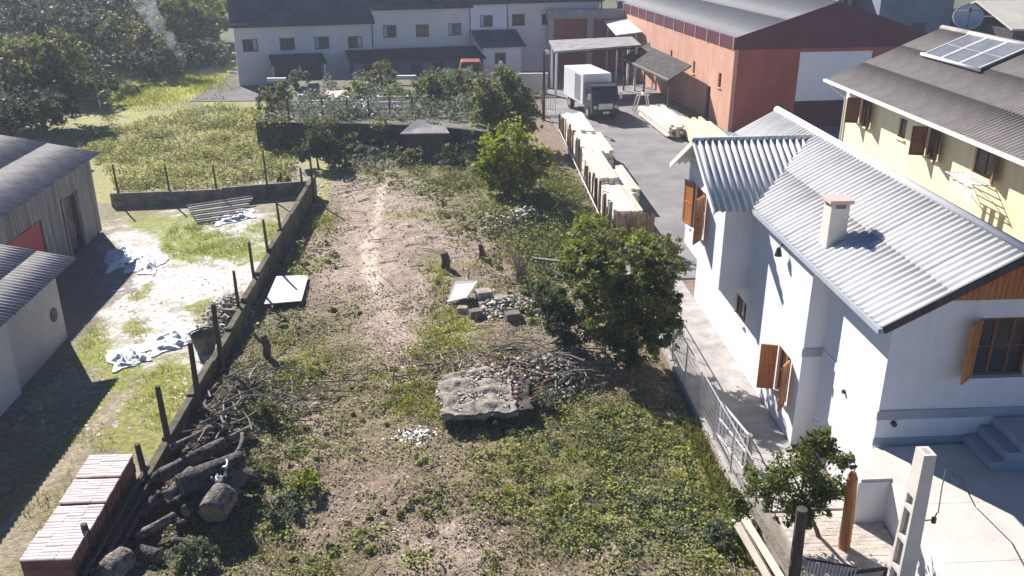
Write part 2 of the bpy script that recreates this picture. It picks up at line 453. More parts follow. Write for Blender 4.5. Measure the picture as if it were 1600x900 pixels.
mat('shed_wall', (0.52, 0.50, 0.49), (0.66, 0.64, 0.62), scale=1.0, rough=0.9, bump=0.1)
mat('shed_grey', (0.36, 0.345, 0.335), (0.46, 0.44, 0.43), scale=1.2, rough=0.9, bump=0.1)
mat('plank_grey', (0.20, 0.18, 0.17), (0.34, 0.32, 0.30), scale=2.0, rough=0.9, stretch=(4, 4, 0.4), piece=0.22)
mat('door_red', (0.40, 0.06, 0.06), (0.46, 0.085, 0.08), scale=1.2, rough=0.6)
mat('steel', (0.45, 0.45, 0.46), (0.58, 0.58, 0.58), scale=2.0, rough=0.45, metal=0.7)
mat('steel_white', (0.66, 0.66, 0.65), (0.76, 0.76, 0.75), scale=2.0, rough=0.5)
mat('steel_dark', (0.03, 0.03, 0.032), (0.07, 0.07, 0.07), scale=2.0, rough=0.6)
mat('truck_white', (0.78, 0.78, 0.79), (0.82, 0.82, 0.82), scale=0.8, rough=0.4, spec=0.5)
mat('truck_dark', (0.035, 0.025, 0.03), (0.06, 0.045, 0.05), scale=1.0, rough=0.35, spec=0.5)
mat('rubber', (0.02, 0.02, 0.02), (0.035, 0.035, 0.035), scale=4.0, rough=0.9)
mat('red_truck', (0.22, 0.045, 0.04), (0.30, 0.07, 0.06), scale=1.0, rough=0.5)
mat('panel_blue', (0.14, 0.14, 0.15), (0.20, 0.20, 0.21), scale=1.5, rough=0.25, spec=0.6)
mat('dish', (0.50, 0.49, 0.50), (0.58, 0.57, 0.57), scale=2.0, rough=0.6)
mat('tarp_white', (0.68, 0.70, 0.75), (0.82, 0.83, 0.86), scale=2.5, rough=0.5)
mat('tarp_black', (0.012, 0.012, 0.016), (0.045, 0.045, 0.05), scale=3.0, rough=0.4, spec=0.5)
mat('board_white', (0.72, 0.70, 0.70), (0.82, 0.80, 0.80), scale=2.0, rough=0.6)
mat('rubble', (0.26, 0.23, 0.20), (0.52, 0.47, 0.41), scale=3.0, rough=0.95, island=0.35)
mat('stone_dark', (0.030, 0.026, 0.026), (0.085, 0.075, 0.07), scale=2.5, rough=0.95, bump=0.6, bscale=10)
mat('mud', (0.05, 0.04, 0.033), (0.13, 0.105, 0.085), scale=2.0, rough=0.95, island=0.5)
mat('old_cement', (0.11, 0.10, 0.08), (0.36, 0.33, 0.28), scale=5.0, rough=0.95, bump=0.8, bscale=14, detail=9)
mat('stone', (0.26, 0.235, 0.20), (0.46, 0.42, 0.36), scale=4.0, rough=0.95, island=0.4)
mat('paver', (0.40, 0.345, 0.30), (0.56, 0.50, 0.44), scale=5.0, rough=0.9, piece=0.14)
mat('paver_rest', (0.40, 0.345, 0.30), (0.56, 0.50, 0.44), scale=5.0, rough=0.9, island=0.14)
mat('garden_soil', (0.09, 0.08, 0.06), (0.19, 0.18, 0.11), scale=1.5, rough=0.95, bump=0.6, bscale=9)
mat('bed_sand', (0.24, 0.21, 0.18), (0.32, 0.28, 0.24), scale=5.0, rough=0.95)
mat('blue_wall', (0.17, 0.19, 0.25), (0.22, 0.24, 0.30), scale=0.5, rough=0.9)
mat('pink_wall', (0.55, 0.40, 0.36), (0.62, 0.46, 0.42), scale=0.5, rough=0.9)
mat('beige_wall', (0.52, 0.48, 0.40), (0.62, 0.58, 0.50), scale=0.8, rough=0.9)
LF = dict(scale=1.2, rough=0.65, island=0.42, trans=0.42, spec=0.25)
mat('leaf_mid', (0.09, 0.115, 0.025), (0.21, 0.24, 0.055), **LF)
mat('leaf_bush', (0.06, 0.085, 0.018), (0.30, 0.325, 0.065), scale=1.6, rough=0.6, island=0.4, trans=0.45, spec=0.3, mid=(0.42, 0.62))
mat('leaf_dark', (0.045, 0.065, 0.028), (0.11, 0.14, 0.05), **LF)
mat('leaf_deep', (0.045, 0.06, 0.04), (0.12, 0.135, 0.08), **LF)
mat('leaf_lime', (0.17, 0.205, 0.015), (0.32, 0.35, 0.03), **LF)
mat('leaf_olive', (0.115, 0.13, 0.035), (0.27, 0.28, 0.085), **LF)
mat('leaf_blue', (0.095, 0.125, 0.07), (0.22, 0.26, 0.16), **LF)
mat('weed', (0.15, 0.155, 0.04), (0.34, 0.33, 0.10), scale=0.35, rough=0.8, island=0.5, trans=0.2, spec=0.2)
mat('weed_green', (0.12, 0.15, 0.03), (0.30, 0.33, 0.08), scale=0.5, rough=0.75, island=0.5, trans=0.2, spec=0.2)
mat('weed_bright', (0.24, 0.265, 0.02), (0.42, 0.44, 0.05), scale=0.6, rough=0.8, island=0.35, trans=0.25, spec=0.2)
mat('weed_field', (0.30, 0.31, 0.08), (0.56, 0.55, 0.20), scale=0.5, rough=0.8, island=0.45, trans=0.45, spec=0.2)
mat('dry_leaf', (0.27, 0.22, 0.16), (0.46, 0.40, 0.31), scale=0.6, rough=0.9, island=0.5, spec=0.15)

# ------------------------------------------------------------------ ground
def steps(segs):
    out = []
    for a, b, d in segs: out.append(np.arange(a, b, d))
    return np.concatenate(out + [np.array([segs[-1][1]])])
gx = steps([(-900, -100, 80), (-100, -40, 6), (-40, -17, 0.8), (-17, 9.4, 0.115), (9.4, 30, 1.0), (30, 100, 7), (100, 900, 80)])
gy = steps([(-60, 8, 8), (8, 12.5, 0.5), (12.5, 30, 0.115), (30, 46, 0.16), (46, 80, 0.5), (80, 120, 3), (120, 1500, 60)])
X, Y = np.meshgrid(gx, gy)
def ground_z(x, y):
    x, y = np.asarray(x, float), np.asarray(y, float)
    z = (fbm(x * 0.55, y * 0.55, 4) - 0.5) * 0.16 + (fbm(x * 3.1 + 40, y * 3.1, 3) - 0.5) * 0.10
    lot = np.clip((x + 6.9) / 0.4, 0, 1) * np.clip((6.1 - x) / 0.4, 0, 1) * np.clip((46 - y) / 2, 0, 1)
    z = z * (0.25 + 0.75 * lot)
    def mound(cx, cy, rx, ry, h): return h * np.exp(-((x - cx) / rx) ** 2 - ((y - cy) / ry) ** 2)
    z = z + mound(2.6, 22.6, 1.4, 1.2, 0.32) + mound(0.9, 23.2, 1.4, 0.9, 0.22) + mound(-5.8, 21.6, 0.8, 2.0, 0.25)
    z = z + mound(3.2, 37.0, 1.8, 1.2, 0.35) + mound(3.4, 40.6, 2.4, 2.2, 0.35) + mound(5.1, 25, 1, 4, 0.2)
    off = np.clip((x - 6.15) / 0.15, 0, 1) + np.clip((y - 47) / 2, 0, 1)
    return np.where(off > 0, z * (1 - np.clip(off, 0, 1)) - 0.06 * np.clip(off, 0, 1), z)
Z = ground_z(X, Y)
PX, PY = PR(X, Y, np.zeros_like(X))
nzA = fbm(X * 0.8, Y * 0.8, 5) - 0.5
nzB = fbm(X * 2.3 + 9, Y * 2.3 + 3, 4) - 0.5
nzC = fbm(X * 0.3 + 5, Y * 0.3 + 31, 4) - 0.5
QX, QY = PX + nzB * 60 + nzA * 30, PY + (fbm(X * 2.1 + 70, Y * 2.1, 4) - 0.5) * 45
T = np.zeros(X.shape + (3,))
T[:] = (0.22, 0.165, 0.125)
def put(mask, c, k=1.0):
    m = np.clip(mask, 0, 1)[..., None] * k
    T[:] = T * (1 - m) + np.array(c) * m
def blob(cx, cy, rx, ry, soft=0.45): return np.clip((1 - np.hypot((QX - cx) / rx, (QY - cy) / ry)) / soft, 0, 1)
def zone(poly): return inpoly(QX, QY, poly).astype(float)
SOIL, PALE, PATH = (0.23, 0.165, 0.13), (0.37, 0.285, 0.245), (0.60, 0.50, 0.41)
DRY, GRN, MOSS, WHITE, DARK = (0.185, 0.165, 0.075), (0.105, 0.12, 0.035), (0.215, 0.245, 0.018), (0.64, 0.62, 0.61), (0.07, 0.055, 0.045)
lotm = (X > -6.95) & (X < 6.2) & (Y < 47)
put(np.clip(nzC * 6 + 0.2, 0, 1) * lotm, DRY, 0.6)
for b in [(620, 330, 110, 70), (560, 400, 110, 60), (600, 450, 120, 40), (610, 560, 70, 60), (620, 510, 60, 50), (560, 290, 60, 30), (700, 860, 130, 60), (470, 640, 60, 60), (720, 380, 60, 30)]:
    put(blob(*b), PALE, 0.85)
for p0, p1, w in [((603, 268), (592, 330), 9), ((592, 330), (578, 385), 11), ((578, 385), (582, 440), 16), ((585, 440), (620, 520), 22)]:
    t = np.clip(((QX * .35 + PX * .65 - p0[0]) * (p1[0] - p0[0]) + (PY - p0[1]) * (p1[1] - p0[1])) / ((p1[0] - p0[0]) ** 2 + (p1[1] - p0[1]) ** 2), 0, 1)
    d = np.hypot(QX * .35 + PX * .65 - p0[0] - t * (p1[0] - p0[0]), PY - p0[1] - t * (p1[1] - p0[1]))
    put(np.clip((w - d) / (w * 0.6), 0, 1), PATH, 0.8 if w < 20 else 0.4)
for b in [(700, 540, 70, 55), (650, 610, 60, 50), (720, 500, 60, 30), (480, 560, 70, 40), (500, 345, 40, 25), (650, 340, 70, 12), (690, 430, 25, 40), (820, 690, 70, 35), (860, 740, 110, 45),
          (1090, 720, 40, 70), (470, 420, 40, 20), (720, 290, 120, 30), (640, 870, 30, 16)]:
    put(blob(*b, 0.7), MOSS, 0.5)
for b in [(760, 330, 120, 60), (860, 380, 120, 60), (900, 340, 60, 90), (980, 690, 160, 80), (960, 800, 170, 110), (1080, 860, 120, 70), (440, 520, 90, 50), (640, 270, 160, 25), (450, 880, 150, 40), (400, 770, 70, 60)]:
    put(blob(*b, 0.8), GRN, 0.55)
for b in [(330, 620, 60, 80), (300, 760, 90, 110), (240, 850, 120, 80), (350, 560, 50, 40), (770, 650, 80, 40)]:  # dark ground; last blob paints shade before the foundation block
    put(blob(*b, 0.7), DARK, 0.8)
# neighbour's yard left of the low wall
left = (X < -7.0) & (Y < 41)
T[left] = (0.30, 0.27, 0.20)
put(left * np.clip(nzA * 5 + 0.5, 0, 1), DRY, 0.6)
for b in [(330, 395, 190, 75), (260, 470, 120, 75), (250, 540, 130, 55), (210, 400, 60, 50), (330, 355, 120, 30), (310, 450, 120, 60)]:
    put(left * blob(*b, 0.3) * np.clip(0.7 + 3.0 * (fbm(X * 1.7 + 3, Y * 3.1, 4) - 0.40), 0.3, 1), WHITE, 0.97)
for b in [(330, 385, 90, 28), (290, 375, 55, 45), (240, 350, 40, 22), (330, 340, 40, 14), (220, 460, 22, 9), (215, 515, 22, 30), (150, 540, 30, 45), (320, 490, 30, 22), (260, 610, 70, 60), (190, 580, 40, 30), (380, 400, 60, 14), (420, 360, 40, 18)]:
    put(left * blob(*b, 0.35), MOSS, 0.85)
put(left * zone([(300, 560), (300, 700), (240, 720), (160, 700), (190, 620)]), (0.25, 0.26, 0.06), 0.8)
put(left * zone([(225, 585), (205, 600), (0, 890), (0, 800), (185, 600)]), (0.30, 0.25, 0.18), 0.75)
put(left * np.clip(1 - np.abs(PX + (PY - 610) * 0.92 - 205) / 14, 0, 1) * (PY > 590), (0.40, 0.33, 0.25), 0.7)
put(left * np.clip(1 - np.abs(PX + (PY - 610) * 0.92 - 178) / 12, 0, 1) * (PY > 590), MOSS, 0.8)
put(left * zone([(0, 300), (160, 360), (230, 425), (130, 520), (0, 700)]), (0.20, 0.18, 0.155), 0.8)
# field and lawn behind the cross wall
back = (Y > 41.0) & (X < -6) & (Y < 90)
T[back] = (0.27, 0.265, 0.10)
put(back * np.clip(nzC * 5 + 0.4, 0, 1), (0.36, 0.34, 0.15), 0.7)
put(zone([(140, 155), (270, 128), (370, 105), (375, 145), (250, 160), (210, 172)]), (0.34, 0.36, 0.05), 0.9)
put(zone([(335, 70), (350, 70), (365, 118), (330, 120), (300, 112)]), (0.55, 0.52, 0.48), 0.8)
put(zone([(350, 250), (470, 235), (500, 290), (345, 300)]), (0.30, 0.27, 0.24), 0.7)
far = Y > 100
T[far] = (0.10, 0.11, 0.06)
T *= (0.82 + 0.36 * (fbm(X * 4.5, Y * 4.5, 3)))[..., None]
ny, nx = X.shape
ii = (np.arange(ny - 1)[:, None] * nx + np.arange(nx - 1)[None]).ravel()
gme = npmesh('ground', np.c_[X.ravel(), Y.ravel(), Z.ravel()], np.c_[ii, ii + 1, ii + nx + 1, ii + nx], smooth=True)
ca = gme.color_attributes.new('tone', 'FLOAT_COLOR', 'POINT')
ca.data.foreach_set('color', np.c_[T.reshape(-1, 3), np.ones(T.shape[0] * T.shape[1])].astype(np.float32).ravel())
ground = tag(link('ground', gme, 'ground'), kind='structure')

def GP(px, py, dz=0.0):
    p = G(px, py); return V3(p[0], p[1], float(ground_z(p[0], p[1])) + dz)

# paved yards
def sheet(name, poly, z, m, th=0.12):
    o = MB().prism([(x, y, z - th) for x, y in poly], (0, 0, th)).build(name, m)
    return tag(o, kind='structure')
sheet('sawmill_yard', [(6.3, 29.9), (8.0, 29.9), (14.5, 29.9), (30, 29.9), (60, 40), (60, 110), (6.9, 110), (6.4, 46)], 0.0, 'asphalt')
sheet('back_yard', [(-19, 66.6), (7.3, 66.6), (7.3, 100), (-19, 90)], -0.02, 'asphalt_shaded')
# walkway beside the white house: level, then a ramp up to the paved forecourt
wk = MB()
wk.prism([(6.3, 29.88, -0.3), (6.3, 18.2, -0.3), (6.3, 14.9, -0.3), (6.3, 14.9, 0.82), (6.3, 18.2, 0.03), (6.3, 29.88, 0.02)], (1.83, 0, 0))
walk = tag(wk.build('walkway', 'concrete'), kind='structure')
mb = MB(); mb.box(6.3, 9.6, 9.0, 14.9, -0.3, 0.79)
court = tag(mb.build('forecourt', 'bed_sand'), kind='structure')
# forecourt bricks laid in stretcher bond
bm = MB(); bm.box(0, 0.205, 0, 0.1, 0, 0.055); brick_me = bpy.data.meshes.new('brick'); brick_me.from_pydata(bm.v, [], bm.f); brick_me.materials.append(MATS['paver'])
cand = []
for r in range(int((14.88 - 12.3) / 0.108)):
    y = 12.3 + r * 0.108
    for q in range(14):
        x = 6.36 + q * 0.213 + (0.106 if r % 2 else 0)
        if x + 0.21 < (8.1 + max(0, y - 11) * 0.1 if y < 14.25 else 7.80): cand.append((x, y))
px, py = PR(np.array([c[0] for c in cand]), np.array([c[1] for c in cand]), np.full(len(cand), 0.84))
vis = (px > 1080) & (px < 1640) & (py < 930)
order = [c for c, v in zip(cand, vis) if v]; order.sort(key=lambda c: c[1])
for c in order[:300]:
    b = link('brick', brick_me, None, court)
    b.location = (c[0], c[1], 0.79 + random.uniform(-0.006, 0.004))
    b.rotation_euler = (random.uniform(-.01, .01), random.uniform(-.01, .01), random.uniform(-.015, .015))
rest = MB()
for c in order[300:]: rest.box(c[0], c[0] + 0.205, c[1], c[1] + 0.1, 0.79, 0.845 + random.uniform(-0.006, 0.004))
for r in range(int((14.88 - 12.3) / 0.108)):       # cut bricks that close each course
    y = 12.3 + r * 0.108; xe = max(c[0] for c in cand if abs(c[1] - y) < 1e-6) + 0.213
    lim = 8.09 + max(0, y - 11) * 0.1 if y < 14.25 else 7.79
    if xe < lim - 0.03: rest.box(xe, lim, y, y + 0.1, 0.79, 0.842)
    if r % 2: rest.box(6.36, 6.459, y, y + 0.1, 0.79, 0.842)
if rest.v: tag(rest.build('bricks', 'paver_rest', court), kind='stuff')

# raised driveway in front of the house: cast slabs on a retaining wall
mb = MB(); mb.prism([(7.80, 14.40, 0.0), (8.56, 15.56, 0.0), (14, 15.56, 0.0), (14, 7, 0.0), (8.1, 7, 0.0), (8.1, 11, 0.0), (8.45, 14.40, 0.0)], (0, 0, 1.78))
drive = tag(mb.build('driveway', 'white_paint'), kind='structure')
le = lambda y: 8.13 + max(0.0, y - 11.0) * 0.1
for i, (ya, yb) in enumerate([(7.0, 9.6), (9.61, 11.9), (11.91, 13.55), (13.56, 15.55)]):
    for j, (xa, xb) in enumerate([(8.0, 9.72), (9.73, 11.4), (11.41, 13.9)]):
        if j: pts = [(xa, ya), (xa, yb), (xb, yb), (xb, ya)]
        elif i == 3: pts = [(le(ya), ya), (8.48, 14.42), (7.85, 14.42), (8.6, 15.53), (xb, yb), (xb, ya)]
        else: pts = [(le(ya), ya), (le(yb), yb), (xb, yb), (xb, ya)]
        MB().prism([(x, y, 1.781) for x, y in pts], (0, 0, 0.06)).build('slab', 'concrete_pale', drive)
# ------------------------------------------------------------------ white house
ex, ey, ez = V3(1, 0, 0), V3(0, 1, 0), V3(0, 0, 1)
WHT = 'white_paint'
ZE, XE, SL = 5.0, 7.95, 0.55                      # eave height, eave x, slope of the main roof
XR = 10.5; ZR = ZE + SL * (XR - XE)
rz = lambda x: ZE + SL * (XR - XE - abs(x - XR)) - 0.10
house = thing('white_house', (10.4, 21, 0), 'white rendered house with pale corrugated roof, cross gable and orange wooden shutters', 'house')
# front wall: door-height storey above the driveway, window opening
XB, XA, YF, YB = 8.63, 8.15, 15.64, 28.0
fw_win = (10.42, 11.55, 3.39, 4.70)
mb = MB()
wall_cells(mb, (XB, YF, 0), ex, -ey, 12.4 - XB, 0.0, 5.10, 0.2, [(fw_win[0] - XB, fw_win[1] - XB, fw_win[2], fw_win[3])])
mb.build('front_wall', WHT, house)
gb = MB().prism([(9.35, YF + 0.05, 5.105), (11.65, YF + 0.05, 5.105), (XR, YF + 0.05, rz(XR))], (0, 0.1, 0)).build('gable_backing', 'wood_brown', house)
xb = 8.85
while xb < 12.1:
    zt = min(rz(xb), rz(xb + 0.11))
    if zt > 5.13: MB().box(xb, xb + 0.105, YF - 0.02, YF + 0.045, 5.103, zt).build('gable_board', 'wood_orange', gb)
    xb += 0.115
MB().box(XB, XB + 0.2, YF + 0.2, 18.6, 0, rz(XB)).build('side_wall', WHT, house)
aw = (19.20, 20.05, 0.80, 2.05); sw = (22.75, 23.75, 1.35, 2.0)
mb = MB()
wall_cells(mb, (XA, 18.6, 0), ey, -ex, YB - 18.6, 0.0, 4.98, 0.2, [(aw[0] - 18.6, aw[1] - 18.6, aw[2], aw[3]), (sw[0] - 18.6, sw[1] - 18.6, sw[2], sw[3])])
mb.build('side_wall', WHT, house)
MB().box(XA + 0.2, XB, 18.6, 18.8, 0, rz(XA)).build('return_wall', WHT, house)
MB().box(XA + 0.2, 12.4, YB - 0.2, YB, 0, 5.1).prism([(XA + 0.2, YB - 0.15, 5.1), (12.4, YB - 0.15, 5.1), (XR, YB - 0.15, rz(XR))], (0, 0.1, 0)).build('back_wall', WHT, house)
MB().box(12.4, 12.6, YF, YB, 0, 5.1).build('side_wall', WHT, house)
# grey string course, 3 cm proud, white where sun washes it out
mb = MB(); mb.box(XB - 0.03, 12.4, YF - 0.03, YF, 2.45, 2.66)
MB().box(XB - 0.02, XB, YF, 18.57, 2.45, 2.66).build('string_course', WHT, house); mb.build('string_course', 'band_paint', house); MB().box(XA - 0.03, XB - 0.031, 18.57, 18.6, 2.45, 2.66).build('string_course', 'band_paint', house)  # side run white: washed-out sunlight put into the colour
MB().box(XB - 0.02, 12.4, YF - 0.02, YF, 1.842, 2.0).build('plinth', 'band_paint', house)
MB().tube([(8.98, YF, 2.36), (8.98, YF - 0.09, 2.36)], 0.055, 10).build('wall_vent', 'steel_dark', house)
MB().tube([(XB, 17.2, 2.25), (XB - 0.06, 17.2, 2.25)], 0.05, 8).build('wall_vent', 'steel_dark', house)
window(house, (fw_win[0], YF, fw_win[2]), ex, -ey, fw_win[1] - fw_win[0], fw_win[3] - fw_win[2], 'wood_brown', 'glass', nx=3, nz=2, sill=WHT)
shutter(house, (fw_win[0] - 0.01, YF - 0.03, fw_win[2]), -ex, -ey, 0.46, 1.31, 38, 'wood_orange')
shutter(house, (fw_win[1] + 0.01, YF - 0.03, fw_win[2]), ex, -ey, 0.46, 1.31, 30, 'wood_orange')
window(house, (XA, aw[0], aw[2]), ey, -ex, aw[1] - aw[0], aw[3] - aw[2], 'wood_orange', 'glass', nx=2, nz=2, sill=WHT)
shutter(house, (XA - 0.03, aw[1] + 0.01, aw[2]), ey, -ex, 0.42, 1.25, 75, 'wood_orange')
shutter(house, (XA - 0.03, aw[0] - 0.01, aw[2]), -ey, -ex, 0.42, 1.25, 40, 'wood_orange')
window(house, (XA, sw[0], sw[2]), ey, -ex, sw[1] - sw[0], sw[3] - sw[2], 'wood_brown', 'glass', nx=3, sill=WHT)
# cross-gabled wing jutting out over the walkway
XW, Y0, Y1, ZB = 7.35, 22.85, 26.9, 2.45
ww = (24.85, 26.05, 3.25, 4.62)
YM = 24.86; ZW = 6.30; rw = lambda y: ZW - 0.53 * abs(y - YM) - 0.09
mb = MB(); wall_cells(mb, (XW, Y0, 0), ey, -ex, Y1 - Y0, ZB, rw(Y0), 0.2, [(ww[0] - Y0, ww[1] - Y0, ww[2], ww[3])])
mb.prism([(XW, Y0, rw(Y0)), (XW, Y1, rw(Y1)), (XW, YM, rw(YM))], (0.15, 0, 0))
mb.build('wing_wall', WHT, house)
mb = MB(); mb.box(XW + 0.2, XA, Y0, Y0 + 0.2, ZB, rw(Y0)); mb.box(XW + 0.2, XA, Y1 - 0.2, Y1, ZB, rw(Y1)); mb.box(XW + 0.2, XA, Y0 + 0.2, Y1 - 0.2, ZB, ZB + 0.15)
mb.build('wing_wall', WHT, house)
MB().box(XW - 0.03, XW, Y0 - 0.02, Y0 + 0.16, ZB - 0.02, rw(Y0) - 0.02).build('corner_pilaster', WHT, house)
window(house, (XW, ww[0], ww[2]), ey, -ex, ww[1] - ww[0], ww[3] - ww[2], 'wood_orange', 'glass', nx=2, nz=2, sill=WHT)
shutter(house, (XW - 0.03, ww[1] + 0.01, ww[2]), ey, -ex, 0.6, 1.37, 12, 'wood_orange')
shutter(house, (XW - 0.03, ww[0] - 0.01, ww[2]), -ey, -ex, 0.6, 1.37, 38, 'wood_orange')
# roofs
YN, YFAR = 14.75, 28.4
Ld = math.hypot(XR - XE, ZR - ZE); dl = V3(-(XR - XE), 0, -(ZR - ZE)) / Ld; dr = V3(-dl[0], 0, dl[2])
mb = MB()
mb.tube([(XR, YN - 0.05, ZR - 0.02), (XR, YFAR + 0.05, ZR - 0.02)], 0.11, 10)
roof = mb.build('roof', 'fibre_cement', house, smooth=True)
corr_roof(roof, (XR, YN, ZR), ey, dl, YFAR - YN, Ld, 0.21, 0.030, 'fibre_cement', W=1.05, rows=2)
corr_roof(roof, (XR, YN, ZR), ey, dr, YFAR - YN, Ld, 0.21, 0.030, 'fibre_cement', W=1.05, rows=2)
# gutter, verge boards
MB().bar((XE - 0.05, YN, ZE - 0.10), (XE - 0.05, 22.35, ZE - 0.10), 0.09, 0.10).build('gutter', 'band_paint', roof)
MB().bar((XE + 0.02, YN + 0.03, ZE - 0.10), (XR, YN + 0.03, ZR - 0.12), 0.04, 0.15).build('verge_board', 'wood_dark', roof)
MB().bar((XR, YN + 0.03, ZR - 0.12), (2 * XR - XE, YN + 0.03, ZE - 0.10), 0.04, 0.15).build('verge_board', 'wood_dark', roof)
# wing roof
XG = 6.83
wr = MB().tube([(XG - 0.03, YM, ZW - 0.03), (10.6, YM, ZW - 0.03)], 0.08, 8).build('wing_roof', 'fibre_cement', house, smooth=True)
Lw = math.hypot(2.52, 0.53 * 2.52); dn = V3(0, -2.52, -0.53 * 2.52) / Lw; df = V3(0, -dn[1], dn[2])
corr_roof(wr, (XG, YM, ZW), ex, dn, 3.75, Lw, 0.188, 0.036, 'fibre_cement', W=0.75, rows=1)
corr_roof(wr, (XG, YM, ZW), ex, df, 3.75, Lw, 0.188, 0.036, 'fibre_cement', W=0.75, rows=1)
for d in (dn, df):
    MB().bar(V3(XG + 0.02, YM, ZW - 0.10), V3(XG + 0.02, YM, ZW - 0.10) + d * Lw, 0.05, 0.15).build('verge_board', 'frame_white', wr)
# chimney with slab cap on four stubs
mb = MB(); cx0, cx1, cy0, cy1 = 8.32, 8.74, 18.52, 18.94
ch = mb.box(cx0, cx1, cy0, cy1, 4.9, 6.12).build('chimney', 'concrete_pale', roof)
mb = MB()
for x in (cx0, cx1 - 0.09):
    for y in (cy0, cy1 - 0.09): mb.box(x, x + 0.09, y, y + 0.09, 6.12, 6.24)
mb.box(cx0 - 0.06, cx1 + 0.06, cy0 - 0.06, cy1 + 0.06, 6.24, 6.32)
mb.build('chimney_cap', 'pink_wall', house)
# wall lamp arm under the eave
MB().tube([(XA, 20.35, 4.6), (XA - 0.12, 20.35, 4.66), (XA - 0.2, 20.35, 4.55)], 0.02, 6).tube([(XA - 0.2, 20.35, 4.57), (XA - 0.2, 20.35, 4.36)], [0.05, 0.10], 8).build('wall_lamp', 'steel_dark', house)
# steps to the front door, blue shade put into their colour
st = thing('front_steps', (11.5, 15.0, 1.84), 'entrance steps coloured with blue-grey shade against the white house front', 'steps')
for i in range(3):
    MB().box(10.55 + 0.28 * i, 13.0, 14.55, YF - 0.035, 1.842 + 0.2 * i, 1.842 + 0.2 * (i + 1) - 0.002).build('step', 'band_paint', st, bevel=0.012)

# ------------------------------------------------------------------ yellow house
yh = thing('yellow_house', (19, 28, 0), 'yellow two-storey house with brown corrugated roof and dark wooden shutters', 'house')
YX, YEV = 16.22, 36.2
wins = [(33.75, 34.75, 4.55, 5.55), (30.9, 31.5, 4.75, 5.45), (28.55, 29.35, 4.55, 5.55), (25.3, 26.45, 4.75, 5.65)]
mb = MB(); wall_cells(mb, (YX, 14, 0), ey, -ex, YEV - 14, 0, 5.95, 0.2, [(a - 14, b - 14, c, d) for a, b, c, d in wins])
mb.build('side_wall', 'yellow_paint', yh)
MB().box(YX + 0.2, 24.2, YEV - 0.2, YEV, 0, 6.05).prism([(YX + 0.2, YEV - 0.15, 6.05), (24.2, YEV - 0.15, 6.05), (20.1, YEV - 0.15, 7.8)], (0, 0.1, 0)).build('back_wall', 'yellow_paint', yh)
MB().box(YX + 0.2, 24.2, 14, 14.2, 0, 6.05).prism([(YX + 0.2, 14.05, 6.05), (24.2, 14.05, 6.05), (20.1, 14.05, 7.8)], (0, 0.1, 0)).build('front_wall', 'yellow_paint', yh)
for i, (a, b, c, d) in enumerate(wins):
    window(yh, (YX, a, c), ey, -ex, b - a, d - c, 'wood_brown', 'glass', nx=1 if i == 1 else 2, sill='yellow_paint')
    if i in (0, 2):
        for hy, uu, an in ((b + 0.01, ey, 70), (a - 0.01, -ey, 35)): shutter(yh, (YX - 0.03, hy, c), uu, -ex, 0.5, 1.0, an, 'wood_brown')
    elif i == 3:
        shutter(yh, (YX - 0.03, a - 0.01, c), -ey, -ex, 0.5, 0.9, 25, 'wood_brown')
RX, RZ, EX, EZ = 20.1, 8.0, 15.5, 6.0
Ly = math.hypot(RX - EX, RZ - EZ); dly = V3(-(RX - EX), 0, -(RZ - EZ)) / Ly; dry = V3(-dly[0], 0, dly[2])
yr = MB().tube([(RX, 13.5, RZ), (RX, 36.75, RZ)], 0.12, 8).build('roof', 'roof_brown', yh, smooth=True)
corr_roof(yr, (RX, 13.5, RZ), ey, dly, 23.2, Ly, 0.18, 0.028, 'roof_brown', W=1.16, rows=3)
corr_roof(yr, (RX, 13.5, RZ), ey, dry, 23.2, Ly, 0.18, 0.028, 'roof_brown', W=2.32, rows=1)
MB().bar((EX - 0.06, 13.5, EZ - 0.06), (EX - 0.06, 36.75, EZ - 0.06), 0.12, 0.11).build('gutter', 'steel_white', yr)
MB().tube([(EX - 0.02, 36.3, EZ - 0.12), (EX + 0.2, 36.25, EZ - 0.35), (YX - 0.06, 36.1, EZ - 0.7), (YX - 0.06, 36.1, 0)], 0.045, 8).build('downpipe', 'steel_white', yr)
def on_roof(y, s, lift=0.0):                       # point on the left slope, s metres down from the ridge
    n = V3(-(RZ - EZ), 0, RX - EX) / Ly
    return V3(RX, y, RZ) + dly * s + n * lift
# solar water heating array: px corners land on the slope
sp = thing('solar_panel_array', on_roof(32, 1.1), 'grey solar water-heating panels with white pipes on the brown roof', 'solar panel')
ya, yb, sa, sb = 30.3, 34.2, 0.25, 2.05
nn = V3(-(RZ - EZ), 0, RX - EX) / Ly
k = 3; w = (yb - ya) / k
for i in range(k):
    o = on_roof(ya + w * i + 0.03, sa, 0.10)
    p = MB().pbox(o, ey * (w - 0.06), dly * (sb - sa), nn * 0.06).build('panel', 'panel_blue', sp)
    for q in (0, w - 0.11): MB().pbox(o + ey * q + nn * 0.061, ey * 0.05, dly * (sb - sa), nn * 0.02).build('panel_frame', 'steel_white', p)
    MB().pbox(o + ey * 0.05 + nn * 0.061 + dly * 0.9, ey * (w - 0.16), dly * 0.03, nn * 0.012).build('panel_seam', 'steel', p)
for s_ in (sa - 0.05, sb + 0.05): MB().tube([on_roof(ya - 0.1, s_, 0.15), on_roof(yb + 0.1, s_, 0.15)], 0.06, 8).build('header_pipe', 'steel_white', sp, smooth=True)
MB().tube([on_roof(ya - 0.05, sa - 0.05, 0.1), on_roof(ya - 0.05, sa - 0.05, 0.5)], 0.06, 8).build('vent_pipe', 'steel_white', sp, smooth=True)
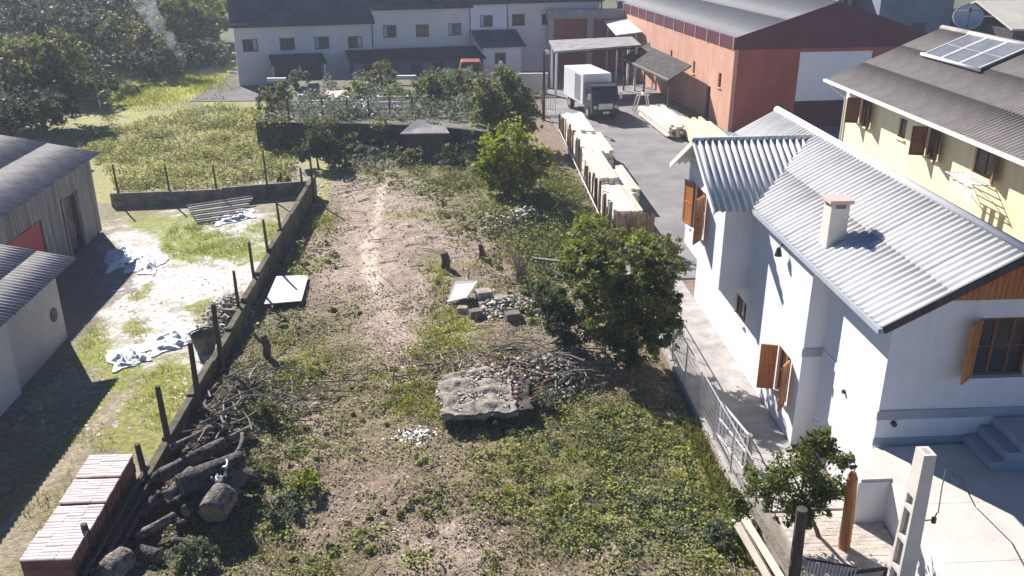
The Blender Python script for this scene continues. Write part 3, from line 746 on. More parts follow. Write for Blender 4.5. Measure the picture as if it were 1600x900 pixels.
for y in (ya + 0.3, (ya + yb) / 2, yb - 0.3):
    MB().pbox(on_roof(y, sa + 0.2, 0.0), ey * 0.05, dly * 0.05, nn * 0.1).pbox(on_roof(y, sb - 0.3, 0.0), ey * 0.05, dly * 0.05, nn * 0.1).build('bracket', 'steel', sp)
# satellite dish on the ridge
dp = V3(20.5, 35.7, 8.06)
ds = thing('satellite_dish', dp - V3(0, 0, 0.25), 'round grey mesh satellite dish beside the solar panels', 'dish')
mb = MB(); dirn = V3(-0.35, -0.75, 0.56); dirn /= np.linalg.norm(dirn); a = np.cross(dirn, ez); a /= np.linalg.norm(a); b = np.cross(a, dirn)
cen = dp + V3(0, 0, 0.42); rings = 6; nseg = 24; vs = [cen - dirn * 0.12]; fs = []
for r in range(1, rings + 1):
    q = 0.56 * r / rings
    for t in range(nseg): vs.append(cen + (a * math.cos(2 * math.pi * t / nseg) + b * math.sin(2 * math.pi * t / nseg)) * q + dirn * (0.24 * (r / rings) ** 2 - 0.12))
for t in range(nseg): fs.append((0, 1 + t, 1 + (t + 1) % nseg))
for r in range(rings - 1):
    for t in range(nseg): fs.append((1 + r * nseg + t, 1 + (r + 1) * nseg + t, 1 + (r + 1) * nseg + (t + 1) % nseg, 1 + r * nseg + (t + 1) % nseg))
mb.add(vs, fs); dob = mb.build('reflector', 'dish', ds, smooth=True)
so = dob.modifiers.new('thick', 'SOLIDIFY'); so.thickness = 0.02
MB().tube([dp - V3(0, 0, 0.25), cen - dirn * 0.13], 0.04, 8).build('mast', 'steel', ds)
mb = MB()
for t in (0.5, 2.6, 4.7): mb.tube([cen + (a * math.cos(t) + b * math.sin(t)) * 0.53 + dirn * 0.1, cen + dirn * 0.6], 0.012, 5)
mb.tube([cen + dirn * 0.5, cen + dirn * 0.68], 0.05, 8).build('feed_horn', 'steel_dark', ds)
# drying rack hung on the yellow wall
dr_ = thing('drying_rack', (15.6, 25.9, 4.6), 'white wire clothes drying rack fixed to the yellow wall', 'drying rack')
mb = MB(); zr = 4.66
for y in (25.1, 26.6): MB().tube([(YX - 0.02, y, zr), (YX - 0.75, y, zr + 0.05)], 0.02, 6).build('arm', 'steel_white', dr_); MB().tube([(YX - 0.02, y, zr - 0.45), (YX - 0.7, y, zr + 0.03)], 0.014, 6).build('brace', 'steel_white', dr_)
for i in range(5):
    q = 0.12 + i * 0.15; MB().tube([(YX - q, 25.08, zr + 0.01 + q * 0.06), (YX - q, 26.62, zr + 0.01 + q * 0.06)], 0.016, 6).build('rail', 'steel_white', dr_)
mb = MB()
for y, z1_, ww_ in ((25.25, 0.62, 0.3), (25.75, 0.42, 0.26), (26.2, 0.5, 0.2)):
    mb.pbox((YX - 0.58, y, zr - z1_), (0, ww_, 0), (0.01, 0, 0.02), (0, 0, z1_ + 0.04))
cl = mb.build('hanging_cloths', 'tarp_white'); tag(cl, 'pale cloths hanging from the drying rack by the yellow wall', 'laundry')

# ------------------------------------------------------------------ warehouse (turned 5 degrees)
WC = V3(17.0, 54.15, 0); wa = math.radians(5.0)
def wxf(v):
    q = np.asarray(v, float); x, y = q[..., 0], q[..., 1]
    return np.stack([WC[0] + x * math.cos(wa) - y * math.sin(wa), WC[1] + x * math.sin(wa) + y * math.cos(wa), q[..., 2]], -1)
wh = thing('warehouse', WC, 'salmon red warehouse with maroon fascia, grey metal roof and big white door', 'warehouse')
WL, WD, ZT, ZF, ZA = 12.6, 27.0, 4.92, 5.62, 7.62
holes = [(3.4, 4.25, 0.05, 2.15), (1.75, 2.25, 2.35, 3.25), (6.6, 7.0, 2.5, 3.3), (11.5, 11.9, 2.5, 3.4), (17.0, 17.4, 2.5, 3.3)]
mb = MB(wxf); wall_cells(mb, (0, 0, 0), ey, -ex, WD, 0, ZT, 0.25, holes); mb.build('side_wall', 'salmon', wh)
mb = MB(wxf); wall_cells(mb, (0.25, 0.003, 0), ex, -ey, WL - 0.25, 0, ZT, 0.25, [(3.95, 8.7, 0.03, 4.7)]); mb.build('front_wall', 'red_brick_and_shade', wh)  # front given the shaded copy of the side wall's paint
MB(wxf).box(WL - 0.25, WL, 0.25, WD, 0, ZT).box(0.25, WL, WD - 0.25, WD, 0, ZT).build('rear_wall', 'salmon', wh)
dmb = MB(wxf).box(4.2, 8.95, 0.10, 0.16, 0.03, 1.7).build('door_lower', 'maroon', wh)
dd = MB(wxf).box(4.2, 8.95, 0.06, 0.13, 1.72, 4.7).build('sliding_door', 'truck_white', wh)
for i in range(6): MB(wxf).box(4.22 + i * 0.79, 4.98 + i * 0.79, 0.035, 0.059, 1.74, 4.68).build('door_panel', 'truck_white', dd)
mb = MB(wxf); mb.prism([(-0.06, -0.06, ZT), (WL + 0.06, -0.06, ZT), (WL + 0.06, -0.06, ZF), (6.3, -0.06, ZA), (-0.06, -0.06, ZF)], (0, 0.12, 0))
mb.build('fascia', 'maroon', wh)
for i in range(12):
    yy = 0.08 + i * (WD - 0.1) / 12
    f_ = MB(wxf).box(-0.06, 0.05, yy, yy + WD / 12 - 0.03, ZT, ZF).build('fascia_panel', 'maroon', wh)
    MB(wxf).box(-0.10, -0.061, yy, yy + 0.07, ZT - 0.05, ZF + 0.06).build('bracket', 'pink_wall', f_)
Lr = math.hypot(6.3, ZA - ZF); ru = wxf(V3(0, 1, 0)) - WC
wroof = MB(wxf).tube([(6.3, -0.1, ZA + 0.03), (6.3, WD, ZA + 0.03)], 0.14, 8).build('roof', 'roof_zinc', wh)
d1 = wxf(V3(-6.3 / Lr, 0, 0)) - WC; d1[2] = -(ZA - ZF) / Lr; d2 = wxf(V3(6.3 / Lr, 0, 0)) - WC; d2[2] = -(ZA - ZF) / Lr
o = wxf(V3(6.3, -0.02, ZA))
corr_roof(wroof, o, ru, d1, WD, Lr - 0.03, 0.34, 0.022, 'roof_zinc', W=1.36, rows=2)
corr_roof(wroof, o, ru, d2, WD, Lr - 0.03, 0.34, 0.022, 'roof_zinc', W=2.7, rows=1)
# side door and slit windows
window(wh, (0, 3.4, 0.05), ey, -ex, 0.85, 2.1, 'wood_brown', 'glass', nx=1, xf=wxf, name='side_door', rec=0.12)
for a, b, c, d in holes[1:]: window(wh, (0, a, c), ey, -ex, b - a, d - c, 'frame_dark', 'glass', nx=1, xf=wxf, rec=0.1, sill='salmon')

# ------------------------------------------------------------------ sheds at the back of the sawmill yard
osd = thing('open_shed', (11.5, 79, 0), 'brick-red open shed with grey concrete beam behind the lorry', 'shed')
MB().box(8.9, 15.0, 79.2, 79.45, 0, 4.4).build('back_wall', 'red_brick_and_shade', osd)
MB().box(8.2, 15.1, 78.6, 79.6, 4.42, 5.15).build('beam', 'concrete', osd)
for x in (8.3, 11.7): MB().box(x, x + 0.5, 78.75, 79.19, 0, 4.4).build('pier', 'pink_wall', osd)
cp_ = thing('yard_canopy', (10.9, 67, 0), 'flat grey canopy roof on posts over the parked lorry', 'canopy')
MB().prism([(7.5, 66.3, 3.2), (14.3, 68.4, 3.35), (14.3, 72.4, 3.5), (7.6, 71.2, 3.4)], (0, 0, 0.14)).build('roof', 'fibre_old', cp_)
for x, y, h in ((7.7, 66.8, 3.2), (7.8, 70.6, 3.3), (14.0, 68.8, 3.3), (14.0, 71.8, 3.4)): MB().bar((x, y, 0), (x, y, h), 0.16).build('post', 'steel_white', cp_)
MB().bar((7.7, 66.8, 3.1), (14.0, 68.8, 3.22), 0.1, 0.16).build('beam', 'steel_dark', cp_)
lt = thing('lean_to_roof', (15, 66, 0), 'dark brown lean-to roof against the salmon warehouse wall', 'lean-to')
MB().prism([(15.85, 59.5, 3.15), (15.05, 70.5, 3.15), (12.9, 69.5, 2.25), (14.2, 59.0, 2.25)], (0, 0, 0.1)).build('roof', 'stone_dark', lt)
for p in ((14.4, 59.3), (13.7, 64), (13.2, 69)): MB().bar((*p, 0), (*p, 2.28), 0.12).build('post', 'wood_dark', lt)
MB().bar((14.25, 59.0, 2.4), (12.95, 69.5, 2.4), 0.1, 0.08).build('edge_board', 'wood_old', lt)
wsr = thing('white_sheet_roof', (14.4, 74, 0), 'small white sheet-metal roof between the canopy and the warehouse', 'roof')
MB().prism([(13.2, 73.2, 3.6), (15.2, 72.6, 3.9), (14.9, 78.2, 4.4), (13.0, 78.2, 4.2)], (0, 0, 0.08)).build('sheet', 'steel_white', wsr)
for p in ((13.4, 73.6), (14.8, 73.2), (13.3, 77.8), (14.7, 77.8)): MB().bar((*p, 0), (*p, 3.75), 0.1).build('post', 'steel', wsr)

# ------------------------------------------------------------------ long terrace of flats at the back
LA = math.radians(13.0); L0 = V3(-17.2, 73.0, 0)
def lxf(v):
    q = np.asarray(v, float); x, y = q[..., 0], q[..., 1]
    return np.stack([L0[0] + x * math.cos(LA) - y * math.sin(LA), L0[1] + x * math.sin(LA) + y * math.cos(LA), q[..., 2]], -1)
lu = lxf(V3(1, 0, 0)) - L0; ln = lxf(V3(0, -1, 0)) - L0
def on_facade(px, py, dep=0.0):                    # photo pixel -> (u, z) on the facade plane
    d = ray(px, py); o = lxf(V3(0, dep, 0)); t = np.dot(o - CP, ln) / np.dot(d, ln); p = CP + d * t
    return float(np.dot(p - L0, lu)), float(p[2])
def row_block(name, label, px0, px1, ez_, rdep, wins, m, dep=0.0, ridge=3.4):
    u0 = on_facade(px0, 60, dep)[0]; u1 = on_facade(px1, 60, dep)[0]
    t = thing(name, lxf(V3((u0 + u1) / 2, dep, 0)), label, 'building')
    hs = []
    for (wx, wy, w, h) in wins:
        u, z = on_facade(wx, wy, dep); hs.append((u - w / 2 - u0, u + w / 2 - u0, z - h / 2, z + h / 2))
    mb = MB(lxf); wall_cells(mb, (u0, dep, 0), ex, -ey, u1 - u0, 0, ez_, 0.25, hs); mb.build('front_wall', m, t)
    mb = MB(lxf)
    for xx in (u0, u1 - 0.25): mb.prism([(xx, dep + 0.25, 0), (xx, dep + rdep, 0), (xx, dep + rdep, ez_), (xx, dep + rdep / 2, ez_ + ridge), (xx, dep + 0.25, ez_ + 0.05)], (0.25, 0, 0))
    mb.build('end_wall', m, t)
    MB(lxf).box(u0 + 0.25, u1 - 0.25, dep + rdep - 0.25, dep + rdep, 0, ez_).build('rear_wall', m, t)
    for h in hs:
        window(t, (u0 + h[0], dep, h[2]), ex, -ey, h[1] - h[0], h[3] - h[2], 'frame_dark', ['glass', 'glass', 'curtain'], nx=3, xf=lxf, rec=0.08, fr=0.07, sill=m)
    # roof in overlapping courses
    n = 9; Ls = rdep / 2 + 0.4; rf = MB(lxf).tube([(u0 - 0.2, dep + rdep / 2, ez_ + ridge + 0.1), (u1 + 0.2, dep + rdep / 2, ez_ + ridge + 0.1)], 0.16, 6).build('roof', 'roof_dark', t)
    sl = ridge / (rdep / 2); mid = dep + rdep / 2
    for sgn in (-1, 1):
        for i in range(n):
            a, b = Ls * i / n, Ls * (i + 1) / n + 0.06
            za, zb = ez_ + ridge + 0.06 - sl * a - 0.0, ez_ + ridge + 0.06 - sl * b + 0.05
            MB(lxf).prism([(u0 - 0.25, mid + sgn * a, za - 0.06), (u0 - 0.25, mid + sgn * a, za), (u0 - 0.25, mid + sgn * b, zb), (u0 - 0.25, mid + sgn * b, zb - 0.06)], (u1 - u0 + 0.5, 0, 0)).build('roof_course', 'roof_dark', rf)
    MB(lxf).box(u0 - 0.2, u1 + 0.2, dep - 0.42, dep - 0.34, ez_ - 0.12, ez_ - 0.0).build('fascia', 'frame_dark', rf)
    return t
W1 = [(391, 71, 1.15, 0.95), (449, 69, 1.15, 0.95), (503, 67, 1.15, 0.95), (555, 66, 1.15, 0.95)]
W2 = [(609, 49, 1.1, 1.0), (660, 48, 1.1, 1.0), (711, 46, 1.1, 0.98)]
W3 = [(760, 33, 1.1, 0.95)]
W4 = [(810, 31, 1.15, 0.95), (856, 30, 1.1, 0.9)]
row_block('terrace_flats', 'long grey block of flats with four windows and dark roof', 366, 581, 4.75, 9.0, W1, 'facade_grey')
row_block('terrace_flats', 'taller grey block of flats with three windows beside the longer one', 583, 734, 5.75, 9.0, W2, 'facade_grey', 0.3)
row_block('terrace_flats', 'narrow white-fronted block of flats above the small annex', 736, 792, 6.0, 9.0, W3, 'facade_white', 0.2)
row_block('terrace_flats', 'grey end block of flats next to the open shed', 794, 935, 6.0, 9.0, W4, 'facade_grey', 0.4)
# small white annex in front
u0, _ = on_facade(742, 70); u1, _ = on_facade(800, 70)
an = thing('annex', lxf(V3((u0 + u1) / 2, -2.5, 0)), 'small white annex with lean-to roof below the white flats', 'annex')
q = lambda a, b, c, d, e, f: MB(lxf).box(a, b, c, d, e, f)
mb = MB(lxf); wall_cells(mb, (u0, -2.6, 0), ex, -ey, u1 - u0, 0, 2.6, 0.2, [(1.0, 1.95, 1.2, 2.1)]); mb.build('front_wall', 'facade_white', an)
window(an, (u0 + 1.0, -2.6, 1.2), ex, -ey, 0.95, 0.9, 'frame_dark', 'glass', nx=2, xf=lxf)
q(u0, u0 + 0.2, -2.4, 0, 0, 2.7).box(u1 - 0.2, u1, -2.4, 0, 0, 2.7).build('end_wall', 'facade_white', an)
MB(lxf).prism([(u0 - 0.3, -3.0, 2.55), (u0 - 0.3, -0.02, 3.55), (u0 - 0.3, -0.02, 3.65), (u0 - 0.3, -3.0, 2.65)], (u1 - u0 + 0.6, 0, 0)).build('roof', 'roof_dark', an)
# dark carport and low outbuildings along the foot of the flats
u0, _ = on_facade(422, 110); u1, _ = on_facade(505, 110)
cg = thing('carport', lxf(V3((u0 + u1) / 2, -3, 0)), 'dark green carport with closed back under the grey flats', 'carport')
MB(lxf).prism([(u0, -4.0, 1.95), (u0, -0.3, 2.25), (u0, -0.3, 2.35), (u0, -4.0, 2.05)], (u1 - u0, 0, 0)).build('roof', 'stone_dark', cg)
MB(lxf).box(u0 + 0.2, u1 - 0.2, -0.9, -0.8, 0, 2.1).build('back_panel', 'frame_dark', cg)
for a in (u0 + 0.1, (u0 + u1) / 2, u1 - 0.2): MB(lxf).bar((a, -3.8, 0), (a, -3.8, 1.95), 0.12).build('post', 'steel', cg)
u0, _ = on_facade(545, 90); u1, _ = on_facade(738, 90)
ob_ = thing('outbuilding', lxf(V3((u0 + u1) / 2, -2.5, 0)), 'long low dark-roofed outbuilding along the foot of the flats', 'outbuilding')
MB(lxf).box(u0, u1, -3.0, -0.4, 0, 1.75).build('wall', 'blue_wall', ob_)
MB(lxf).prism([(u0 - 0.3, -3.4, 1.76), (u0 - 0.3, -0.31, 2.35), (u0 - 0.3, -0.31, 2.45), (u0 - 0.3, -3.4, 1.87)], (u1 - u0 + 0.6, 0, 0)).build('roof', 'stone_dark', ob_)
for i in range(5):
    a = u0 + 0.8 + i * (u1 - u0 - 1.2) / 5; MB(lxf).box(a, a + 0.9, -3.04, -3.01, 0.05, 1.65).build('door', 'frame_dark', ob_)
# buildings right at the back
def far_house(name, label, x0, x1, y0, y1, h, wm, rm, rise, wl=()):
    t = thing(name, ((x0 + x1) / 2, (y0 + y1) / 2, 0), label, 'building')
    mb = MB(); wall_cells(mb, (x0, y0, 0), ex, -ey, x1 - x0, 0, h, 0.25, [(a - x0, b - x0, c, d) for a, b, c, d in wl]); mb.build('front_wall', wm, t)
    MB().box(x0, x0 + 0.25, y0 + 0.25, y1, 0, h).box(x1 - 0.25, x1, y0 + 0.25, y1, 0, h).box(x0 + 0.25, x1 - 0.25, y1 - 0.25, y1, 0, h).build('side_walls', wm, t)
    for a, b, c, d in wl: window(t, (a, y0, c), ex, -ey, b - a, d - c, 'frame_dark', 'glass', nx=2, rec=0.08)
    r = MB(); ym = (y0 + y1) / 2
    r.prism([(x0 - 0.4, y0 - 0.4, h), (x0 - 0.4, ym, h + rise), (x0 - 0.4, y1 + 0.4, h), (x0 - 0.4, y1 + 0.4, h + 0.14), (x0 - 0.4, ym, h + rise + 0.14), (x0 - 0.4, y0 - 0.4, h + 0.14)], (x1 - x0 + 0.8, 0, 0))
    r.build('roof', rm, t)
    return t
far_house('far_house', 'slate blue house wall behind the maroon warehouse gable', 34.0, 40.0, 72, 82, 6.6, 'blue_wall', 'roof_zinc', 1.4, [(36.8, 37.9, 3.4, 4.6)])
far_house('far_house', 'pink house behind the ridge of the warehouse roof', 30.0, 33.4, 76, 84, 7.6, 'pink_wall', 'roof_brown', 1.2, [(31.9, 32.5, 4.8, 6.2), (32.7, 33.1, 4.8, 6.2)])
far_house('far_house', 'dark house with pale sheet roof behind the satellite dish', 41.6, 56.0, 66, 76, 4.6, 'stone_dark', 'beige_wall', 1.6, [(43.5, 45.3, 1.8, 3.6), (47.5, 48.7, 1.8, 3.2)])
far_house('far_house', 'pale house wall at the edge of the dark tree group', -52.0, -39.0, 74, 84, 5.4, 'shed_wall', 'roof_dark', 2.0, [(-43, -42, 2.2, 3.4)])
# beige yard wall and railing behind the big trees
bw = thing('yard_wall', (6.0, 69, 0), 'beige rendered yard wall between the round trees and the lorry', 'wall')
MB().box(3.4, 7.2, 68.0, 68.2, 0, 1.45).build('wall_face', 'beige_wall', bw); MB().box(3.35, 7.25, 67.95, 68.25, 1.452, 1.52).build('coping', 'concrete_pale', bw)
rl = thing('white_railing', (5.8, 60, 0), 'white slatted railing beside the rear of the lorry', 'railing')
for z in (0.35, 1.2): MB().bar((4.6, 61.0, z), (6.9, 60.0, z), 0.05).build('rail', 'steel_white', rl)
for i in range(16):
    t = i / 15; MB().bar((4.6 + 2.3 * t, 61 - t, 0 if i % 5 == 0 else 0.35), (4.6 + 2.3 * t, 61 - t, 1.2), 0.05).build('slat', 'steel_white', rl)

# ------------------------------------------------------------------ sheds on the left
bs = thing('plank_shed', (-17, 33, 0), 'weathered plank shed with red door and low grey roof', 'shed')
SX, S0, S1 = -14.75, 24.0, 36.6
rd = [OX(75, 395, SX), OX(62, 345, SX)]
dh = (26.5, 31.5, 0.05, 2.15); oh = (33.5, 34.8, 0.05, 2.25)
back_ = MB(); wall_cells(back_, (SX - 0.06, S0, 0), ey, ex * 1.0, S1 - S0, 0, 3.1, 0.12, [(dh[0] - S0, dh[1] - S0, dh[2], dh[3]), (oh[0] - S0, oh[1] - S0, oh[2], oh[3])]); wl_ = back_.build('wall', 'wood_dark', bs)
y = S0
while y < S1:
    segs = [(0.02, 3.08)]
    for a, b, c, d in (dh, oh):
        if y + 0.2 > a and y < b: segs = [(d + 0.02, 3.08)]
    for z0_, z1_ in segs: MB().box(SX - 0.058, SX - 0.02 + random.uniform(0, 0.015), y + 0.006, y + 0.205, z0_ + random.uniform(0, .05), z1_).build('plank', 'plank_grey', wl_)
    y += 0.212
MB().box(SX - 0.10, SX - 0.05, dh[0] + 0.02, dh[1] - 0.02, 0.05, 2.13).build('red_door', 'door_red', bs)
MB().box(SX - 0.30, SX - 0.25, oh[0] + 0.02, oh[1] - 0.02, 0.05, 2.2).build('grey_door', 'concrete_dark', bs)
for yy in (oh[0] - 0.14, oh[1] + 0.02): MB().box(SX - 0.018, SX + 0.05, yy, yy + 0.12, 0, 2.35).build('door_jamb', 'wood_old', bs)
MB().box(-22, SX - 0.2, S1 - 0.15, S1 - 0.02, 0, 3.2).build('end_wall', 'plank_grey', bs)
MB().box(-22, SX - 0.2, S0 + 0.02, S0 + 0.15, 0, 3.2).build('end_wall', 'plank_grey', bs)
e0 = V3(-14.45, 23.6, 3.28); rs = V3(-4.2, 0, 0.84); Lsr = np.linalg.norm(rs)
sr = MB().tube([(-18.65, 23.6, 4.14), (-18.65, 37.2, 4.14)], 0.1, 8).build('roof', 'fibre_old', bs)
corr_roof(sr, e0 + rs, ey, -rs / Lsr, 13.5, Lsr, 0.18, 0.025, 'fibre_old', W=1.1, rows=2)
corr_roof(sr, e0 + rs, ey, V3(-4.2, 0, -0.84) / Lsr, 13.5, Lsr, 0.18, 0.025, 'fibre_old', W=2.2, rows=1)
s2 = thing('rendered_shed', (-14, 21, 0), 'pale rendered shed with rippled grey roof and dark wall vent', 'shed')
T0, T1, TX = 12.0, 26.15, -12.15
MB().box(TX - 0.2, TX, 22.6, T1, 0, 2.6).build('side_wall', 'shed_grey', s2)
MB().box(TX - 0.2, TX + 0.12, T0, 22.6, 0, 2.55).build('side_wall', 'shed_wall', s2)
MB().box(-18, TX - 0.2, T1 - 0.2, T1 - 0.003, 0, 2.6).build('end_wall', 'shed_grey', s2)
vt = OX(104, 500, TX); MB().tube([(TX - 0.01, 25.55, 1.05), (TX + 0.03, 25.55, 1.05)], 0.22, 14).build('wall_vent', 'steel_dark', s2)
e1 = V3(-11.6, T0, 2.52); r1 = V3(-3.4, 0, 0.75); L1 = np.linalg.norm(r1)
r2 = MB().tube([(-15.0, T0, 3.3), (-15.0, 26.5, 3.3)], 0.09, 8).build('roof', 'fibre_old', s2)
corr_roof(r2, e1 + r1, ey, -r1 / L1, 26.5 - T0, L1, 0.18, 0.025, 'fibre_old', W=1.1, rows=3)
corr_roof(r2, e1 + r1, ey, V3(-3.4, 0, -0.75) / L1, 26.5 - T0, L1, 0.18, 0.025, 'fibre_old', W=2.2, rows=1)
# ------------------------------------------------------------------ low boundary wall with posts, cross wall
def wx(y): return -7.1 + (y - 19.5) / 22.1 * 0.48
lw = thing('boundary_wall', (-7.0, 28, 0), 'long low mossy wall with leaning timber posts dividing the plot from the shed yard', 'wall')
ys = np.arange(13.0, 41.7, 2.05)
for a, b in zip(ys[:-1], ys[1:]):
    h = float(np.interp(a, [14, 24, 28, 32, 42], [0.45, 0.5, 0.7, 0.95, 1.0])) + random.uniform(-0.05, 0.06)
    MB().prism([(wx(a) - 0.1, a + 0.012, -0.1), (wx(a) + 0.1, a + 0.012, -0.1), (wx(b) + 0.1, b, -0.1), (wx(b) - 0.1, b, -0.1)], (0, 0, 0.1 + h)).build('wall_panel', 'wall_mossy', lw, bevel=0.02)
def post(parent, x, y, z0, z1, r=0.05, m='wood_dark', lean=(0, 0)):
    return MB().tube([(x, y, z0), (x + lean[0] * 0.5, y + lean[1] * 0.5, (z0 + z1) / 2), (x + lean[0], y + lean[1], z1)], [r * 1.1, r, r * 0.85], 7, 0.08).build('fence_post', m, parent)
for tx, ty, bx, by in [(484, 242, 490, 300), (469, 262, 474, 302), (432, 315, 441, 375), (411, 343, 421, 405), (389, 378, 398, 440), (365, 423, 373, 480), (333, 475, 345, 555), (297, 535, 310, 625), (246, 603, 262, 680), (187, 695, 200, 738), (104, 820, 122, 872)]:
    b = G(bx, by, 0.5); t = OY(tx, ty, b[1]); x = b[0] if abs(b[0] - wx(b[1])) < 0.35 and by < 700 else wx(b[1]) + (0.0 if by > 700 else -0.13)
    post(lw, x, b[1], 0.0, t[2], 0.055 + 0.02 * (ty > 450), lean=(t[0] - b[0], 0))
cw = thing('cross_wall', (-11, 41.5, 0), 'low dark concrete wall with thin posts below the weedy field', 'wall')
pts = [(-15.6, 40.3), (-13.0, 40.5), (-10.7, 40.8), (-8.7, 41.3), (-6.8, 41.75)]
for i in range(4):
    (xa, ya_), (xb_, yb_) = pts[i], pts[i + 1]; h = [0.62, 0.60, 0.66, 0.66][i]
    MB().prism([(xa + .01, ya_, -0.1), (xb_, yb_, -0.1), (xb_, yb_ + 0.16, -0.1), (xa + .01, ya_ + 0.16, -0.1)], (0, 0, h + 0.1)).build('wall_panel', 'concrete_dark', cw, bevel=0.015)
for tx, ty, bx in [(184, 252, 188), (262, 256, 265), (334, 258, 342), (410, 236, 415)]:
    t = OY(tx, ty, 41.0); post(cw, t[0], 41.0 + (t[0] + 11) * 0.13, 0, t[2], 0.045, lean=(-0.05, 0))

# ------------------------------------------------------------------ stacks of clay roof tiles
for i, (ya_, yb_) in enumerate([(16.58, 17.42), (15.70, 16.51), (14.82, 15.63), (13.9, 14.75)]):
    lab = ['stack of clay roof tiles farthest along the wall, beside the timber post', 'second stack of clay roof tiles, next to the farthest one', 'third stack of clay roof tiles between its two neighbours', 'end stack of clay roof tiles with its dark red side bare'][i]
    t = thing('tile_stack', (-7.65, (ya_ + yb_) / 2, 0), lab, 'tile stack', 'clay tile stacks along the low wall')
    dz = [0.02, 0.0, -0.03, 0.02][i]; zt = 1.18 + dz
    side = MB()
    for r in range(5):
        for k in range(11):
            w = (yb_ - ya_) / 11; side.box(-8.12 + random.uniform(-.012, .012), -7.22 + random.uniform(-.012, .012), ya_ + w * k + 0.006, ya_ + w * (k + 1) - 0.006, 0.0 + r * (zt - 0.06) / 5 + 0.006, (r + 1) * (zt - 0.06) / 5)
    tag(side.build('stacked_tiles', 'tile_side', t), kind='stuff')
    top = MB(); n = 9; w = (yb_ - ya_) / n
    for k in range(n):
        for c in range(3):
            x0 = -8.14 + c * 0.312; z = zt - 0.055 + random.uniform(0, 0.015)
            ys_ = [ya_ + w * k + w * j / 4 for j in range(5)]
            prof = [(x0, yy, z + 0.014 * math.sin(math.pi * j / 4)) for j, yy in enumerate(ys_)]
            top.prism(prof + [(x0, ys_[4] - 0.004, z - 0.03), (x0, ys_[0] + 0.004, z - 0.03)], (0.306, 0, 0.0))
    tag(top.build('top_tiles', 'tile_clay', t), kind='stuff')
for i, (x, z, a, b) in enumerate([(-7.05, 0.72, 13.2, 17.6), (-6.92, 0.58, 13.3, 17.4), (-6.84, 0.4, 13.1, 17.5)]):
    o = MB().tube([(x - 0.04, a, z), (x, (a + b) / 2, z + 0.03), (x + 0.03, b, z - 0.03)], 0.055, 7, 0.06).build('long_pole', 'wood_dark', None, org=(x, a, z))
    tag(o, ['long dark pole lying on top of the wall beside the tile stacks', 'long dark pole lying between the upper and lower poles by the tile stacks', 'lowest long dark pole by the tile stacks, nearest the logs'][i], 'pole', 'long poles beside the tile stacks')

# ------------------------------------------------------------------ logs, heap of wood along the wall
def log(p, q, r, label, m='log_bark', bend=0.0, cut=True, group='logs heaped beside the low wall'):
    p, q = np.array(p, float), np.array(q, float); d = q - p; L = np.linalg.norm(d); d1 = d / L
    a = np.cross(d1, (0, 0, 1)); a /= np.linalg.norm(a); b = np.cross(a, d1)
    nr, ns = max(6, int(L / 0.06)), 18; sd = random.uniform(0, 90)
    t = np.linspace(0, 1, nr)[:, None]; k = np.linspace(0, 2 * math.pi, ns, endpoint=False)[None]
    ox = np.cos(k) * 1.2; oy = np.sin(k) * 1.2
    R = r * (1.04 - 0.14 * t) * (0.80 + 0.42 * fbm(sd + ox + t * L * 2.0, sd + oy + t * 1.3, 3)) * (1 + 0.10 * (fbm(sd + k * 2.6, sd + t * L * 1.2, 2) - 0.5))
    cen = p[None, None] + d[None, None] * t[..., None] + (V3(-d[1], d[0], 0) * bend)[None, None] * (np.sin(math.pi * t)[..., None]) + (a * r * 0.5)[None, None] * (fbm(sd + t * L * 1.1, t * 0 + 3, 2) - 0.5)[..., None]
    v = cen + (a[None, None] * np.cos(k)[..., None] + b[None, None] * np.sin(k)[..., None]) * R[..., None]
    org = (p + q) / 2; i = np.arange(nr - 1)[:, None] * ns; j = np.arange(ns)[None]; j2 = (j + 1) % ns
    f = np.stack([i + j, i + j2, i + ns + j2, i + ns + j], -1).reshape(-1, 4)
    v = np.concatenate([v.reshape(-1, 3), v[0].mean(0)[None], v[-1].mean(0)[None]]); n0 = nr * ns
    jj = np.arange(0, ns, 2)
    f = np.concatenate([f, np.stack([np.full(9, n0), (jj + 2) % ns, jj + 1, jj], -1), np.stack([np.full(9, n0 + 1), (nr - 1) * ns + jj, (nr - 1) * ns + jj + 1, (nr - 1) * ns + (jj + 2) % ns], -1)])
    root = link('log', npmesh('log', v - org, f, False), m, None, org)
    tag(root, label, 'log', group)
    if cut:
        for e, s_, row in ((p, -1, 0), (q, 1, nr - 1)):
            ring = v[row * ns:(row + 1) * ns]; c0 = ring.mean(0); ring = c0 + (ring - c0) * 0.86 + d1 * s_ * 0.004
            MB().prism(list(ring), d1 * s_ * 0.012).build('cut_end', 'log_cut', root)
    return root
def LP(px, py, z): return G(px, py, z)
log(LP(348, 772, 0.62), LP(333, 803, 0.50), 0.31, 'thick upright-cut log with pale sunlit bark beside the leafy weeds', 'log_pale')
log(LP(250, 742, 0.55), LP(350, 692, 0.6), 0.15, 'long dark log lying on top of the heap')
log(LP(215, 762, 0.45), LP(262, 738, 0.5), 0.13, 'short dark log with split end poking from the heap')
log(LP(262, 775, 0.5), LP(300, 735, 0.55), 0.12, 'grey split log in the middle of the heap', 'log_pale')
log(LP(282, 760, 0.7), LP(378, 718, 0.75), 0.24, 'fat black log with torn bark along its top')
log(LP(212, 838, 0.3), LP(272, 806, 0.3), 0.10, 'thin pale-ended log lying between the heap and the tiles', 'log_pale')
log(LP(158, 902, 0.45), LP(196, 868, 0.45), 0.26, 'big split log with pale grey top near the tile stacks', 'log_pale')
log(LP(300, 720, 0.25), LP(400, 745, 0.2), 0.18, 'dark log half buried under the heap')
